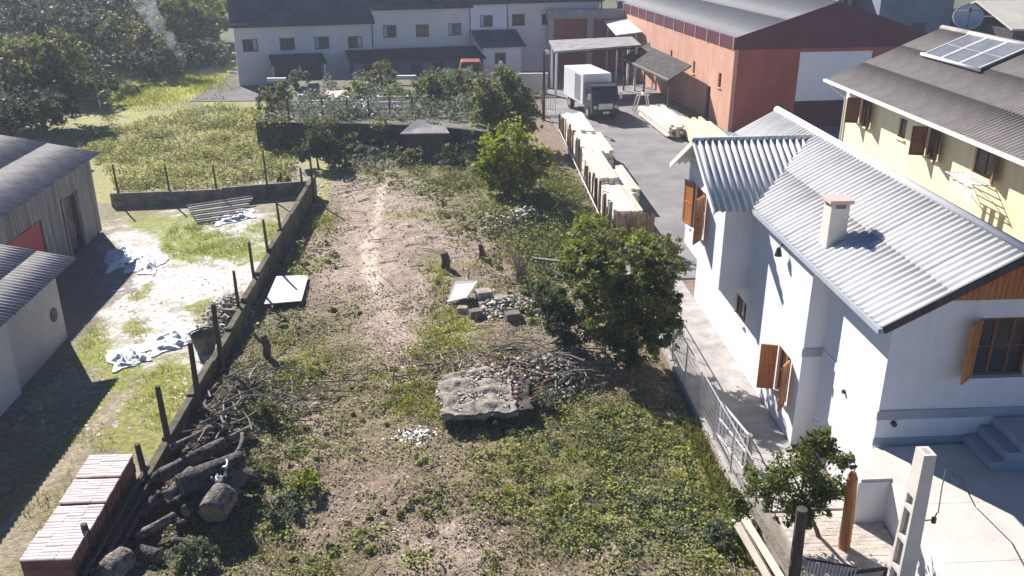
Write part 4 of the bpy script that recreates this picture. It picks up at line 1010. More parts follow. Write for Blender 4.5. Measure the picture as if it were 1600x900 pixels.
log(LP(235, 800, 0.15), LP(330, 770, 0.15), 0.17, 'black log at the bottom of the heap')
log(LP(180, 850, 0.12), LP(250, 870, 0.12), 0.16, 'dark log on the ground next to the big split log')
log(LP(378, 678, 0.35), LP(355, 722, 0.3), 0.05, 'bent pale root lying on the end of the heap', 'log_pale', bend=0.1, cut=False)
log(LP(340, 600, 0.2), LP(352, 655, 0.25), 0.05, 'thin pale crooked branch standing out of the heap by the wall', 'log_pale', bend=-0.2, cut=False)
log(LP(330, 700, 0.35), LP(395, 668, 0.3), 0.10, 'thin grey log at the wall end of the heap', 'log_pale')
log(LP(268, 700, 0.5), LP(330, 668, 0.45), 0.08, 'thin pale pole across the wall end of the heap', 'log_pale')
log(LP(225, 800, 0.3), LP(250, 772, 0.42), 0.14, 'stubby dark log between the tile stacks and the heap')
log(LP(290, 800, 0.35), LP(345, 745, 0.4), 0.13, 'dark log slanting behind the thick cut log')
log(LP(270, 845, 0.12), LP(312, 850, 0.1), 0.09, 'small dark billet in front of the thick cut log')
# dark sheet over part of the heap
def crumple(name, poly_px, z, amp, m, label, cat, n=14, fold=6.0, drop=0.0, group=None):
    A, B, C, D = [G(*p, z) for p in poly_px]
    s, t = np.meshgrid(np.linspace(0, 1, n), np.linspace(0, 1, n))
    P = (A[None, None] * ((1 - s) * (1 - t))[..., None] + B * (s * (1 - t))[..., None] + C * (s * t)[..., None] + D * ((1 - s) * t)[..., None])
    nz_ = fbm(P[..., 0] * fold + 3, P[..., 1] * fold, 3) - 0.4
    edge = np.minimum(np.minimum(s, 1 - s), np.minimum(t, 1 - t)) * 4
    P[..., 2] += np.abs(nz_ - 0.08) * amp * 3.2 * np.clip(edge, 0, 1) - drop * (1 - np.clip(edge, 0, 1))
    P[..., 0] += (fbm(s * 5 + 7, t * 5, 2) - .5) * 0.5 * (1 - np.clip(edge, 0, 1)); P[..., 1] += (fbm(s * 5 + 17, t * 5 + 9, 2) - .5) * 0.5 * (1 - np.clip(edge, 0, 1))
    P[..., 2] = np.maximum(P[..., 2], ground_z(P[..., 0], P[..., 1]) + 0.015)
    i = (np.arange(n - 1)[:, None] * n + np.arange(n - 1)[None]).ravel(); org = P.reshape(-1, 3).mean(0); org[2] = P[..., 2].min()
    o = link(name, npmesh(name, P.reshape(-1, 3) - org, np.c_[i, i + 1, i + n + 1, i + n], True), m, None, org)
    so = o.modifiers.new('thick', 'SOLIDIFY'); so.thickness = 0.012
    return tag(o, label, cat, group)
crumple('tarpaulin', [(285, 745), (335, 712), (400, 728), (345, 775)], 0.72, 0.25, 'tarp_black', 'crumpled black plastic sheet over the heap of logs', 'sheet', 26, 5, 0.35)
crumple('tarpaulin', [(165, 392), (205, 382), (215, 402), (168, 425)], 0.08, 0.2, 'tarp_white', 'crumpled bluish-white plastic sheet in the shade of the plank shed', 'sheet', 28, 6, 0.1)
crumple('tarpaulin', [(205, 384), (262, 398), (240, 428), (196, 424)], 0.06, 0.18, 'tarp_white', 'sunlit crumpled plastic sheet next to the bluish-white one', 'sheet', 28, 6, 0.1)
crumple('tarpaulin', [(330, 336), (392, 322), (400, 338), (338, 352)], 0.08, 0.10, 'tarp_white', 'white plastic sheet beside the grey rails on the shed yard', 'sheet', 26, 5, 0.1)
crumple('tarpaulin', [(225, 530), (295, 505), (318, 530), (240, 556)], 0.05, 0.16, 'tarp_white', 'white plastic sheet spread on the shed yard by the tub', 'sheet', 30, 5, 0.06)
crumple('tarpaulin', [(165, 548), (222, 536), (236, 562), (180, 580)], 0.05, 0.15, 'tarp_white', 'torn white plastic sheet at the edge of the shed shadow', 'sheet', 28, 6, 0.06)
# grey rails stacked by the cross wall
for i in range(9):
    a = G(292 + i * 2, 322 + i * 3.2, 0.25 - 0.02 * i); b = G(398 - i * 3, 306 + i * 4.2, 0.28 - 0.02 * i)
    o = MB().bar(a, b, 0.09, 0.06).build('metal_rail', 'shed_grey' if i % 2 else 'concrete_dark', None, org=(a + b) / 2)
    tag(o, 'long grey rail in the pile below the low cross wall', 'rail', 'rails piled below the cross wall')
# rubbish beside the wall
bk = G(322, 548, 0.0)
bn = thing('dumped_tub', bk, 'dark grey plastic tub dumped against the low wall', 'tub')
mb = MB(); mb.tube([bk + V3(0, 0, 0.0), bk + V3(0, 0, 0.12), bk + V3(0, 0, 0.55)], [0.26, 0.3, 0.38], 16, caps=False).build('body', 'concrete_dark', bn)
MB().tube([bk + V3(0, 0, 0.55), bk + V3(0, 0, 0.60)], [0.42, 0.42], 16, caps=False).build('rim', 'concrete_dark', bn)
MB().tube([bk + V3(0, 0, 0.03), bk + V3(0, 0, 0.06)], 0.27, 16).build('base', 'concrete_dark', bn)

def rubble_pile(name, label, cx, cy, rx, ry, h, n, smin, smax, m, lift=0.0):
    p = np.c_[rng.normal(size=n) * rx * 0.45, rng.normal(size=n) * ry * 0.45]
    r = np.hypot(p[:, 0] / rx, p[:, 1] / ry); ok = r < 1; p = p[ok]; r = r[ok]
    x, y = cx + p[:, 0], cy + p[:, 1]; z = ground_z(x, y) + h * (1 - r) ** 1.2 * rng.random(len(x)) + lift * (r < 0.85)
    sz = np.c_[rng.uniform(smin, smax, (len(x), 2)), rng.uniform(smin, smax, len(x)) * 0.8]
    o = scatter(name, PEBBLE, PEBBLE_F, np.c_[x, y, z - 0.02], sz, 0.9, m, None, (cx, cy, 0), 'stuff')
    return tag(o, label)
rubble_pile('rubble', 'brown rubble heaped against the low wall', -7.6, 27.6, 0.9, 2.2, 0.7, 900, 0.08, 0.26, 'stone')
rubble_pile('rubble', 'pale broken rubble on the old foundation block', 0.45, 21.2, 1.3, 1.6, 0.10, 1800, 0.03, 0.15, 'rubble', lift=0.39)
rubble_pile('rubble', 'dark bark and mud under the log heap', -6.1, 18.6, 1.2, 2.8, 0.35, 2600, 0.06, 0.24, 'mud')
rubble_pile('rubble', 'dark mud and bark by the brushwood', -6.0, 21.8, 1.0, 1.6, 0.25, 900, 0.06, 0.2, 'mud')
rubble_pile('rubble', 'broken red brick bits on the foundation block', 0.9, 21.4, 1.9, 1.6, 0.1, 160, 0.06, 0.16, 'tile_side', lift=0.4)
rubble_pile('rubble', 'stones and clods beside the foundation block', 2.6, 22.4, 2.0, 1.5, 0.4, 650, 0.06, 0.2, 'stone')
rubble_pile('rubble', 'rubble in front of the lime green tree', 3.0, 36.6, 2.4, 1.2, 0.4, 380, 0.1, 0.34, 'stone')
rubble_pile('rubble', 'scattered pale plaster lumps on the soil', -1.1, 19.7, 0.7, 0.6, 0.1, 160, 0.06, 0.16, 'board_white')
rubble_pile('rubble', 'dark rubble beside the white sheet and stone blocks', 1.8, 27.6, 1.6, 1.2, 0.4, 600, 0.08, 0.26, 'stone')

# ------------------------------------------------------------------ old foundation block, sheets, stone blocks
fb = thing('foundation_block', (0.5, 21.1, 0), 'old concrete foundation block with dark shaded front in the middle of the plot', 'foundation')
def rough_block(name, m, parent, x0, x1, y0, y1, z0, z1, n=34, rag=0.12, amp=0.10):
    """weathered block: ragged outline, uneven top, sides that go into the soil"""
    s, t = np.meshgrid(np.linspace(-1, 1, n), np.linspace(-1, 1, n))
    xx = (x0 + x1) / 2 + s * (x1 - x0) / 2; yy = (y0 + y1) / 2 + t * (y1 - y0) / 2
    e = np.clip(np.maximum(abs(s), abs(t)) * 3 - 2, 0, 1)
    xx = xx + (fbm(xx * 3, yy * 3 + 5, 3) - 0.5) * rag * 2 * e; yy = yy + (fbm(xx * 3 + 9, yy * 3, 3) - 0.5) * rag * 2 * e
    zz = z1 + (fbm(xx * 2.6, yy * 2.6, 4) - 0.5) * amp * 2
    rim = np.concatenate([np.arange(n), np.arange(1, n) * n + n - 1, (n - 1) * n + np.arange(n - 2, -1, -1), np.arange(n - 2, 0, -1) * n])
    top = np.c_[xx.ravel(), yy.ravel(), zz.ravel()]; c = top.mean(0); vs = [top]; fs = []
    i = (np.arange(n - 1)[:, None] * n + np.arange(n - 1)[None]).ravel(); fs.append(np.c_[i, i + 1, i + n + 1, i + n])
    prev = rim; k = len(rim); rows = 5
    for r in range(1, rows + 1):
        ring = top[rim].copy(); ring[:, 2] = top[rim, 2] + (z0 - top[rim, 2]) * r / rows
        w = (fbm(np.arange(k) * 0.35 + r * 7, np.full(k, r * 1.7), 3) - 0.5) * rag * 0.9
        ring[:, :2] += (c[:2] - ring[:, :2]) / np.linalg.norm(c[:2] - ring[:, :2], axis=1)[:, None] * (w + 0.04)[:, None]
        vs.append(ring); cur = n * n + (r - 1) * k + np.arange(k)
        fs.append(np.c_[prev, cur, np.roll(cur, -1), np.roll(prev, -1)][:, ::1]); prev = cur
    off = wpos(parent)
    return link(name, npmesh(name, np.concatenate(vs) - off, np.concatenate(fs)), m, parent)
rough_block('block', 'stone_dark', fb, -0.42, 1.95, 20.05, 22.1, -0.1, 0.36)  # shaded front and side shadow put into the dark colour
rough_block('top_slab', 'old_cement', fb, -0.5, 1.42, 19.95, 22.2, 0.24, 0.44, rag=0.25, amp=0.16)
wb = [G(432, 433, 0.32), G(482, 431, 0.12), G(471, 471, 0.18), G(413, 476, 0.22)]
o = MB().prism([p - V3(0, 0, 0.0) for p in wb], (0, 0, 0.035)).build('white_board', 'board_white', None, org=np.mean(wb, 0)); tag(o, 'flat white board lying tilted beside the low wall', 'board')
wb = [G(711, 441, 0.45), G(746, 440, 0.42), G(729, 466, 0.30), G(698, 473, 0.08)]
o = MB().prism(wb, (0, 0.0, 0.04)).build('white_sheet', 'board_white', None, org=np.mean(wb, 0)); tag(o, 'white kite-shaped sheet propped on rubble in the middle of the plot', 'sheet')
for i, (px_, py_, w, d, h, m, lab) in enumerate([(758, 468, 0.55, 0.5, 0.42, 'rubble', 'pinkish square stone block beside the white propped sheet'), (786, 478, 0.6, 0.5, 0.35, 'stone', 'grey-brown stone block behind the pinkish one'),
        (742, 494, 0.45, 0.35, 0.3, 'concrete_dark', 'dark broken block by the white propped sheet'), (800, 500, 0.5, 0.4, 0.3, 'concrete_dark', 'dark stone block near the big bush'), (722, 487, 0.35, 0.3, 0.22, 'stone', 'small stone block at the lower corner of the propped sheet')]):
    p = GP(px_, py_); a = random.uniform(-0.5, 0.5); ca_, sa_ = math.cos(a), math.sin(a)
    o = MB().prism([p + V3(ca_ * x - sa_ * y, sa_ * x + ca_ * y, -0.05) for x, y in ((-w / 2, -d / 2), (w / 2 * 0.9, -d / 2), (w / 2, d / 2 * 0.8), (0.1 * w, d / 2), (-w / 2, d / 2 * 0.9))], (random.uniform(-.06, .06), random.uniform(-.06, .06), h)).build('stone_block', m, None, org=p, bevel=0.03)
    tag(o, lab, 'stone')
for px_, py_, h, r, lab in [(696, 420, 0.65, 0.16, 'thick dark stump standing on the bare soil'), (752, 404, 0.6, 0.1, 'dark short post beside a clump of grass'), (417, 560, 0.75, 0.12, 'dark leaning stump between the wall and the bare soil'), (540, 270, 1.15, 0.07, 'thin crooked post standing alone near the path')]:
    p = GP(px_, py_); o = MB().tube([p - V3(0, 0, .1), p + V3(0.03, 0.02, h * 0.5), p + V3(-0.04, 0.0, h)], [r * 1.15, r, r * 0.8], 8, 0.1).build('stump', 'wood_dark', None, org=p); tag(o, lab, 'post')
# fallen grey plank and log behind the stone blocks
o = MB().bar(GP(832, 416, 0.35), GP(882, 420, 0.3), 0.14, 0.06).build('fallen_beam', 'wood_old', None, org=GP(857, 420)); tag(o, 'pale fallen beam lying by the big bush', 'beam')
log(GP(838, 422, 0.15), GP(900, 445, 0.12), 0.12, 'dark fallen trunk under the pale beam', cut=False, group='fallen wood by the big bush')

# ------------------------------------------------------------------ sticks
def sticks(name, label, gen, n, rmin, rmax, lmin, lmax, m='branch'):
    mb = MB()
    for i in range(n):
        x, y, dz, yaw = gen(i); L = random.uniform(lmin, lmax); r = random.uniform(rmin, rmax)
        z = float(ground_z(x, y)) + dz; d = V3(math.cos(yaw), math.sin(yaw), random.uniform(-0.12, 0.12)) * L / 2
        p = V3(x, y, z + r); k = V3(random.uniform(-1, 1), random.uniform(-1, 1), random.uniform(0, .6)) * L * 0.06
        mb.tube([p - d, p + k, p + d], [r, r * 0.85, r * 0.5], 5, caps=False)
    o = mb.build(name, m); return tag(o, label, kind='stuff')
gauss = lambda cx, cy, sx, sy, h, yaw0=None, ys=1.6: (lambda i: (random.gauss(cx, sx), random.gauss(cy, sy), random.uniform(0, h), (yaw0 + random.gauss(0, ys)) if yaw0 is not None else random.uniform(0, 3.14)))
sticks('brushwood', 'cut branches spread over the soil right of the log heap', gauss(-4.9, 22.0, 1.0, 1.1, 0.2, 0.1, 0.7), 70, 0.008, 0.028, 0.4, 1.5)
sticks('brushwood', 'tangled pale sticks on the heap by the wall', gauss(-6.0, 20.6, 0.35, 0.9, 0.5, 1.2, 0.9), 55, 0.010, 0.035, 0.4, 1.2)
sticks('brushwood', 'brown sticks heaped behind the foundation block', gauss(2.6, 23.0, 0.8, 0.7, 0.35, 2.6, 0.8), 130, 0.010, 0.035, 0.4, 1.4)
sticks('brushwood', 'thin sticks beside the foundation block', gauss(0.4, 23.4, 0.7, 0.6, 0.2), 60, 0.01, 0.03, 0.4, 1.2)
sticks('brushwood', 'twigs strewn over the near part of the plot', lambda i: (random.uniform(-6, 5.5), random.uniform(14, 21), 0.02, random.uniform(0, 3.14)), 220, 0.006, 0.015, 0.12, 0.55)
sticks('brushwood', 'twigs strewn over the far part of the plot', lambda i: (random.uniform(-6, 5.5), random.uniform(21, 44), 0.02, random.uniform(0, 3.14)), 260, 0.01, 0.025, 0.3, 1.0)

# ------------------------------------------------------------------ timber stacks along the fence
def plank_stack(label, x0, x1, y0, y1, h, nx_, nz_, m, group, loose=0.25, gap=None, xf=None, name='timber_stack'):
    t = thing(name, ((x0 + x1) / 2, (y0 + y1) / 2, 0) if xf is None else xf(V3((x0 + x1) / 2, (y0 + y1) / 2, 0)), label, 'timber', group)
    for b in (y0 + 0.3, (y0 + y1) / 2, y1 - 0.3): MB(xf).box(x0, x1, b, b + 0.1, 0, 0.1).build('bearer', 'wood_dark', t)
    w = (x1 - x0) / nx_; dh = (h - 0.1) / nz_
    for i in range(nz_):
        for k in range(nx_):
            if i == nz_ - 1 and gap and k in gap: continue
            ja, jb = random.uniform(-loose, loose) * 0.5, random.uniform(-loose, loose)
            MB(xf).box(x0 + w * k + 0.012, x0 + w * (k + 1) - random.uniform(0.01, 0.03), y0 + ja, y1 + jb, 0.1 + dh * i + 0.004, 0.1 + dh * (i + 1) - 0.004).build('plank', m, t)
    return t
GT = 'timber stacks along the plot fence'
S_ = [plank_stack('nearest timber stack by the big bush, broad and white-topped', 6.42, 7.62, 34.3, 38.1, 1.22, 5, 8, 'lumber', GT, 0.12),
      plank_stack('second timber stack from the big bush, with a dark gap beside it', 6.45, 7.35, 38.5, 43.6, 1.45, 4, 9, 'lumber', GT, 0.2),
      plank_stack('low narrow timber stack lying on the yard side of the second stack', 7.5, 8.3, 38.3, 42.5, 0.95, 4, 6, 'lumber', GT, 0.5, gap=(1,)),
      plank_stack('third timber stack with gaps in its top layer', 6.5, 8.1, 44.1, 48.6, 1.35, 6, 8, 'lumber', GT, 0.3, gap=(2, 4)),
      plank_stack('last and lowest timber stack towards the lorry', 6.6, 7.9, 49.2, 54.2, 1.25, 5, 7, 'lumber', GT, 0.35)]
# upright stakes that hold the stacks, and brown boards on end before the nearest one
sf = thing('stake_fence', (6.3, 42, 0), 'line of upright stakes and wire between the plot and the timber stacks', 'fence')
y = 34.6
while y < 55:
    h = random.uniform(1.0, 1.75); MB().bar((6.3 + (y - 34) * 0.012, y, -0.1), (6.31 + (y - 34) * 0.012 + random.uniform(-.05, .05), y + random.uniform(-.05, .05), h), random.uniform(0.07, 0.16), 0.05).build('stake', random.choice(['wood_dark', 'wood_old', 'lumber_end']), sf)
    y += random.uniform(0.45, 1.3)
for i in range(9):
    x = 6.55 + i * 0.135; MB().bar((x, 34.0 + random.uniform(-.04, .02), 0), (x, 34.12, random.uniform(0.95, 1.25)), 0.12, 0.035).build('upright_board', 'lumber_end', S_[0])
for i in range(7):
    x = 7.7 + i * 0.09; MB().bar((x, 34.6 + 0.1 * i, 0), (x + 0.05, 34.7 + 0.1 * i, random.uniform(0.6, 0.9)), 0.08, 0.03).build('upright_board', 'lumber_end', S_[0])
MB().tube([(6.2, 33.9, 0.25), (6.3, 44, 0.35), (6.45, 54, 0.3)], 0.03, 6).build('wire', 'concrete_pale', sf)
# fresh planks lying before the warehouse
def pxf(cx, cy, a):
    ca_, sa_ = math.cos(a), math.sin(a)
    return lambda v: np.stack([cx + np.asarray(v)[..., 0] * ca_ - np.asarray(v)[..., 1] * sa_, cy + np.asarray(v)[..., 0] * sa_ + np.asarray(v)[..., 1] * ca_, np.asarray(v)[..., 2]], -1)
GP2 = 'fresh planks before the warehouse'
plank_stack('white planks fanned out before the side door of the warehouse', -0.8, 0.8, -3.2, 3.2, 0.75, 7, 5, 'lumber', GP2, 0.9, xf=pxf(13.4, 55.6, 0.05), name='plank_pile')
plank_stack('yellowish planks lying by the corner of the warehouse', -0.9, 0.9, -3.6, 3.0, 0.8, 8, 5, 'lumber_yellow', GP2, 0.8, xf=pxf(14.7, 51.2, -0.03), name='plank_pile')
mb = thing('trestle', (12.9, 60.2, 0), 'spidery dark metal trestle at the far end of the white planks', 'trestle')
for dx, dy in ((-.4, 0), (.4, 0), (-.4, .8), (.4, .8)): MB().bar((12.9 + dx * 1.4, 60.2 + dy, 0), (12.9 + dx * 0.6, 60.2 + dy, 1.2), 0.07).build('leg', 'steel', mb)
MB().bar((12.5, 60.2, 1.2), (13.3, 60.2, 1.2), 0.08).bar((12.5, 61.0, 1.2), (13.3, 61.0, 1.2), 0.08).bar((12.9, 60.2, 1.24), (12.9, 61.0, 1.24), 0.08).build('frame', 'steel_white', mb)

# ------------------------------------------------------------------ lorry
TA = math.atan2(2.0, 3.2); TO = V3(9.95, 57.9, 0)     # origin = middle of the bumper, local +y runs back along the lorry
def txf(v):
    q = np.asarray(v, float); x, y = q[..., 0], q[..., 1]
    return np.stack([TO[0] + x * math.cos(TA * 0.34) - y * math.sin(TA * 0.34), TO[1] + x * math.sin(TA * 0.34) + y * math.cos(TA * 0.34), q[..., 2]], -1)
tk = thing('box_lorry', TO, 'white box lorry with dark cab parked under the canopy', 'lorry')
MB(txf).box(-0.98, 0.98, 1.75, 5.9, 0.75, 2.75).build('cargo_box', 'truck_white', tk, bevel=0.03)
for i in range(3): MB(txf).box(-0.995, -0.981, 2.3 + i * 0.42, 2.62 + i * 0.42, 0.9, 2.6).build('side_panel', 'steel', tk)
MB(txf).box(-0.45, -0.3, 0.6, 5.8, 0.5, 0.74).box(0.3, 0.45, 0.6, 5.8, 0.5, 0.74).build('chassis', 'steel_dark', tk)
cab = MB(txf).prism([(-0.92, 0.05, 0.45), (-0.92, 0.0, 1.15), (-0.92, 0.28, 2.0), (-0.92, 0.45, 2.1), (-0.92, 1.6, 2.1), (-0.92, 1.65, 0.45)], (1.84, 0, 0)).build('cab', 'truck_dark', tk, bevel=0.05)
MB(txf).prism([(-0.78, -0.002, 1.22), (0.78, -0.002, 1.22), (0.72, 0.235, 1.93), (-0.72, 0.235, 1.93)], (0, -0.015, 0.004)).build('windscreen', 'glass', cab)
MB(txf).box(-0.935, -0.921, 0.45, 1.35, 1.25, 1.9).build('side_window', 'glass', cab)
MB(txf).box(0.921, 0.935, 0.45, 1.35, 1.25, 1.9).build('side_window', 'glass', cab)
MB(txf).box(-0.5, 0.5, -0.02, 0.01, 0.72, 1.08).build('grille', 'steel', cab)
MB(txf).box(-0.92, 0.92, 0.30, 1.6, 2.105, 2.2).build('roof_spoiler', 'truck_dark', cab)
MB(txf).box(-0.22, 0.22, -0.155, -0.142, 0.47, 0.6).build('number_plate', 'frame_white', tk)
MB(txf).box(-0.98, 0.98, -0.14, 0.03, 0.42, 0.66).build('bumper', 'steel_dark', tk, bevel=0.02)
for x in (-0.72, 0.72): MB(txf).tube([(x, 0.04, 0.86), (x, -0.03, 0.86)], 0.11, 12).build('headlight', 'frame_white', tk)
for x in (-1.08, 1.08): MB(txf).box(x - 0.07, x + 0.07, 0.12, 0.18, 1.35, 1.72).box(x - 0.02 - 0.1 * np.sign(x), x + 0.02 - 0.1 * np.sign(x), 0.14, 0.17, 1.5, 1.54).build('mirror', 'steel_white', tk)
for x in (-0.84, 0.84):
    for y in (0.85, 4.6):
        wh_ = MB(txf).tube([(x - 0.13, y, 0.42), (x + 0.13, y, 0.42)], 0.42, 20).build('wheel', 'rubber', tk)
        MB(txf).tube([(x + np.sign(x) * 0.131, y, 0.42), (x + np.sign(x) * 0.14, y, 0.42)], 0.22, 14).build('rim', 'steel', wh_)
# red lorry front seen between the trees
rp = G(736, 128); rt_ = thing('red_lorry', V3(rp[0], 69.5, 0), 'red lorry front with pale bars between the two round trees', 'lorry')
cx, cy = float(OY(736, 110, 69.5)[0]), 69.5
cb = MB().prism([(cx - 0.95, cy, 0.5), (cx + 0.95, cy, 0.5), (cx + 0.95, cy, 1.5), (cx + 0.72, cy, 2.2), (cx - 0.72, cy, 2.2), (cx - 0.95, cy, 1.5)], (0, 1.8, 0)).build('cab', 'red_truck', rt_, bevel=0.05)
MB().prism([(cx - 0.8, cy - 0.02, 1.5), (cx + 0.8, cy - 0.02, 1.5), (cx + 0.64, cy - 0.02, 2.08), (cx - 0.64, cy - 0.02, 2.08)], (0, -0.015, 0)).build('windscreen', 'glass', cb)
for i in range(5): MB().box(cx - 0.7 + i * 0.33, cx - 0.6 + i * 0.33, cy - 0.03, cy - 0.002, 0.75, 1.42).build('grille_bar', 'frame_white', cb)
MB().box(cx - 1.0, cx + 1.0, cy - 0.15, cy - 0.035, 0.4, 0.66).build('bumper', 'steel_white', rt_)
for x in (cx - 0.75, cx + 0.75): MB().tube([(x - 0.13, cy + 0.8, 0.42), (x + 0.13, cy + 0.8, 0.42)], 0.42, 16).build('wheel', 'rubber', rt_)
MB().box(cx - 1.0, cx + 1.0, cy + 1.9, cy + 5.5, 0.7, 1.3).build('load_bed', 'steel_dark', rt_)
# poles
def lamp_pole(px_, pyt, Yp, label, m, lamp=True):
    b = OY(px_, 200, Yp); t = OY(px_, pyt, Yp); r = thing('lamp_pole', (b[0], Yp, 0), label, 'pole')
    MB().tube([(b[0], Yp, -0.1), (b[0], Yp, t[2])], [0.11, 0.07], 8).build('pole', m, r)
    if lamp:
        MB().tube([(b[0], Yp, t[2] - 0.05), (b[0] + 0.1, Yp - 0.35, t[2] + 0.12), (b[0] + 0.1, Yp - 0.6, t[2] + 0.1)], 0.03, 6).build('arm', m, r)
        MB().tube([(b[0] + 0.1, Yp - 0.55, t[2] + 0.1), (b[0] + 0.1, Yp - 0.95, t[2] + 0.06)], [0.07, 0.15], 10).build('lamp_head', 'frame_white', r)
lamp_pole(849, 80, 58.5, 'tall dark lamp pole beside the rear of the white lorry', 'steel_dark')
lamp_pole(780, 97, 66.0, 'thin lamp pole rising behind the largest round tree', 'steel')

# ------------------------------------------------------------------ things by the white house
kb = MB().box(6.12, 6.28, 15.4, 30.2, -0.1, 0.26); o = kb.build('fence_kerb', 'concrete', None, org=(6.2, 22, 0), bevel=0.01); tag(o, 'long concrete kerb under the wire fence beside the walkway', 'kerb')
wf = thing('wire_fence', (6.2, 24, 0.26), 'galvanised mesh fence on the kerb beside the white house', 'fence')
fys = [15.9, 17.2, 18.6, 20.0, 21.5, 23.0, 24.6, 26.2, 27.8, 29.4]
for y in fys: MB().tube([(6.2, y, 0.2), (6.2, y, 1.42)], 0.024, 7).build('fence_post', 'steel', wf)
mb = MB()
for a, b in zip(fys[:-1], fys[1:]):
    n = int((b - a) / 0.12)
    for i in range(1, n): yy = a + (b - a) * i / n; mb.bar((6.2, yy, 0.27), (6.2, yy, 1.4), 0.006)
    for z in np.arange(0.34, 1.42, 0.15): mb.bar((6.2, a, z), (6.2, b, z), 0.006)
tag(mb.build('mesh', 'steel', wf), kind='stuff')
MB().tube([(6.2, 15.9, 1.41), (6.2, 29.4, 1.41)], 0.02, 6).build('top_rail', 'steel', wf)
# yellow-grass covered edge boards below the kerb
for i, (a, b) in enumerate([(17.3, 19.2), (15.3, 17.2)]):
    o = MB().pbox((5.98, a, -0.05), (0.03, 0, 0), (0, b - a, 0), (0.10, 0, 0.3)).build('edge_board', 'wood_old', None, org=(6.0, a, 0)); tag(o, ['weathered board set on edge against the kerb, nearer the timber post', 'weathered board set on edge against the kerb, nearer the small tree'][i], 'board', 'edge boards along the kerb')
# white leaning gate leaf on the walkway
gt = thing('gate_leaf', (6.55, 18.3, 0.05), 'white tubular gate leaf leaning along the walkway fence', 'gate')
P0, P1 = V3(6.42, 18.95, 0.06), V3(6.45, 17.0, 0.33)
for dz in (0.08, 0.55, 1.02): MB().tube([P0 + V3(0, 0, dz), P1 + V3(0, 0, dz)], 0.025, 7).build('rail', 'steel_white', gt)
for i in range(9): t = i / 8; q_ = P0 * (1 - t) + P1 * t; MB().tube([q_ + V3(0, 0, 0.05), q_ + V3(0, 0, 1.04)], 0.022 if i in (0, 8) else 0.012, 6).build('bar', 'steel_white', gt)
o = MB().tube([(6.62, 17.35, 0.2), (6.6, 17.35, 0.7), (6.57, 17.35, 1.12)], [0.13, 0.12, 0.115], 10, 0.04).build('timber_post', 'wood_old', None, org=(6.62, 17.35, 0.2)); tag(o, 'short round grey timber post on the walkway above the small tree', 'post')
o = MB().tube([(6.12, 12.95, -0.05), (6.08, 12.95, 1.2), (6.05, 12.95, 2.3)], [0.115, 0.105, 0.10], 10, 0.05).build('timber_post', 'wood_dark', None, org=(6.1, 12.95, 0)); tag(o, 'tall dark grey timber post in front of the small tree', 'post')
o = MB().tube([(7.32, 13.65, 0.8), (7.30, 13.65, 1.6), (7.26, 13.65, 2.42), (7.25, 13.65, 2.56)], [0.115, 0.11, 0.10, 0.05], 14).build('varnished_post', 'wood_orange', None, org=(7.32, 13.65, 0.8), smooth=False); tag(o, 'round orange varnished post on the brick forecourt', 'post')
# concrete utility pole with recessed sides
PXp, PYp, ZB0, ZT0 = 7.54, 12.0, 0.75, 4.05
up_ = thing('utility_pole', (PXp, PYp, ZB0), 'tapered concrete utility pole with recessed panels beside the driveway', 'pole')
def pz(z): t = (z - ZB0) / (ZT0 - ZB0); return 0.20 - 0.06 * t, 0.15 - 0.045 * t
def pseg(mb, z0, z1, f0, f1, g0, g1):
    vs = []
    for z in (z0, z1):
        a, b = pz(z)
        for fx, fy in ((f0, g0), (f1, g0), (f1, g1), (f0, g1)): vs.append((PXp + b * fx, PYp + a * fy, z))
    mb.add(vs, [(3, 2, 1, 0), (4, 5, 6, 7), (0, 1, 5, 4), (1, 2, 6, 5), (2, 3, 7, 6), (3, 0, 4, 7)])
mb = MB(); pseg(mb, ZB0, ZT0, -0.45, 0.45, -0.62, 0.62); mb.build('web', 'concrete', up_)
for g0, g1 in ((-1, -0.62), (0.62, 1)):
    mb = MB(); pseg(mb, ZB0, ZT0, -1, 1, g0, g1); mb.build('flange', 'concrete_pale', up_)
z = ZB0 + 0.3
while z < 3.2:
    for f0, f1 in ((-1, -0.45), (0.45, 1)):
        mb = MB(); pseg(mb, z, z + 0.09, f0, f1, -0.619, 0.619); mb.build('rung', 'concrete_pale', up_)
    z += 0.62
mb = MB(); pseg(mb, 3.2, ZT0, -1, -0.451, -0.619, 0.619); pseg(mb, 3.2, ZT0, 0.451, 1, -0.619, 0.619); mb.build('solid_head', 'concrete_pale', up_)
mb = MB(); mb.tube([(PXp + 0.12, PYp - 0.1, 2.75), (PXp + 0.3, PYp - 0.12, 2.78), (PXp + 0.34, PYp - 0.1, 2.9)], 0.012, 5).tube([(PXp + 0.3, PYp - 0.12, 2.72), (PXp + 0.3, PYp - 0.12, 2.82)], 0.04, 8).build('insulator', 'steel_dark', up_)
# service cable drooping past the pole
o = MB().tube([(7.9, 11.9, 2.9), (8.2, 12.4, 3.05), (8.6, 13.0, 3.0), (9.1, 13.3, 2.6), (9.6, 13.4, 1.86)], 0.012, 5).build('service_cable', 'steel_dark', None, org=(8.6, 13, 1.86)); tag(o, 'thin dark cable drooping over the driveway by the pole', 'cable')
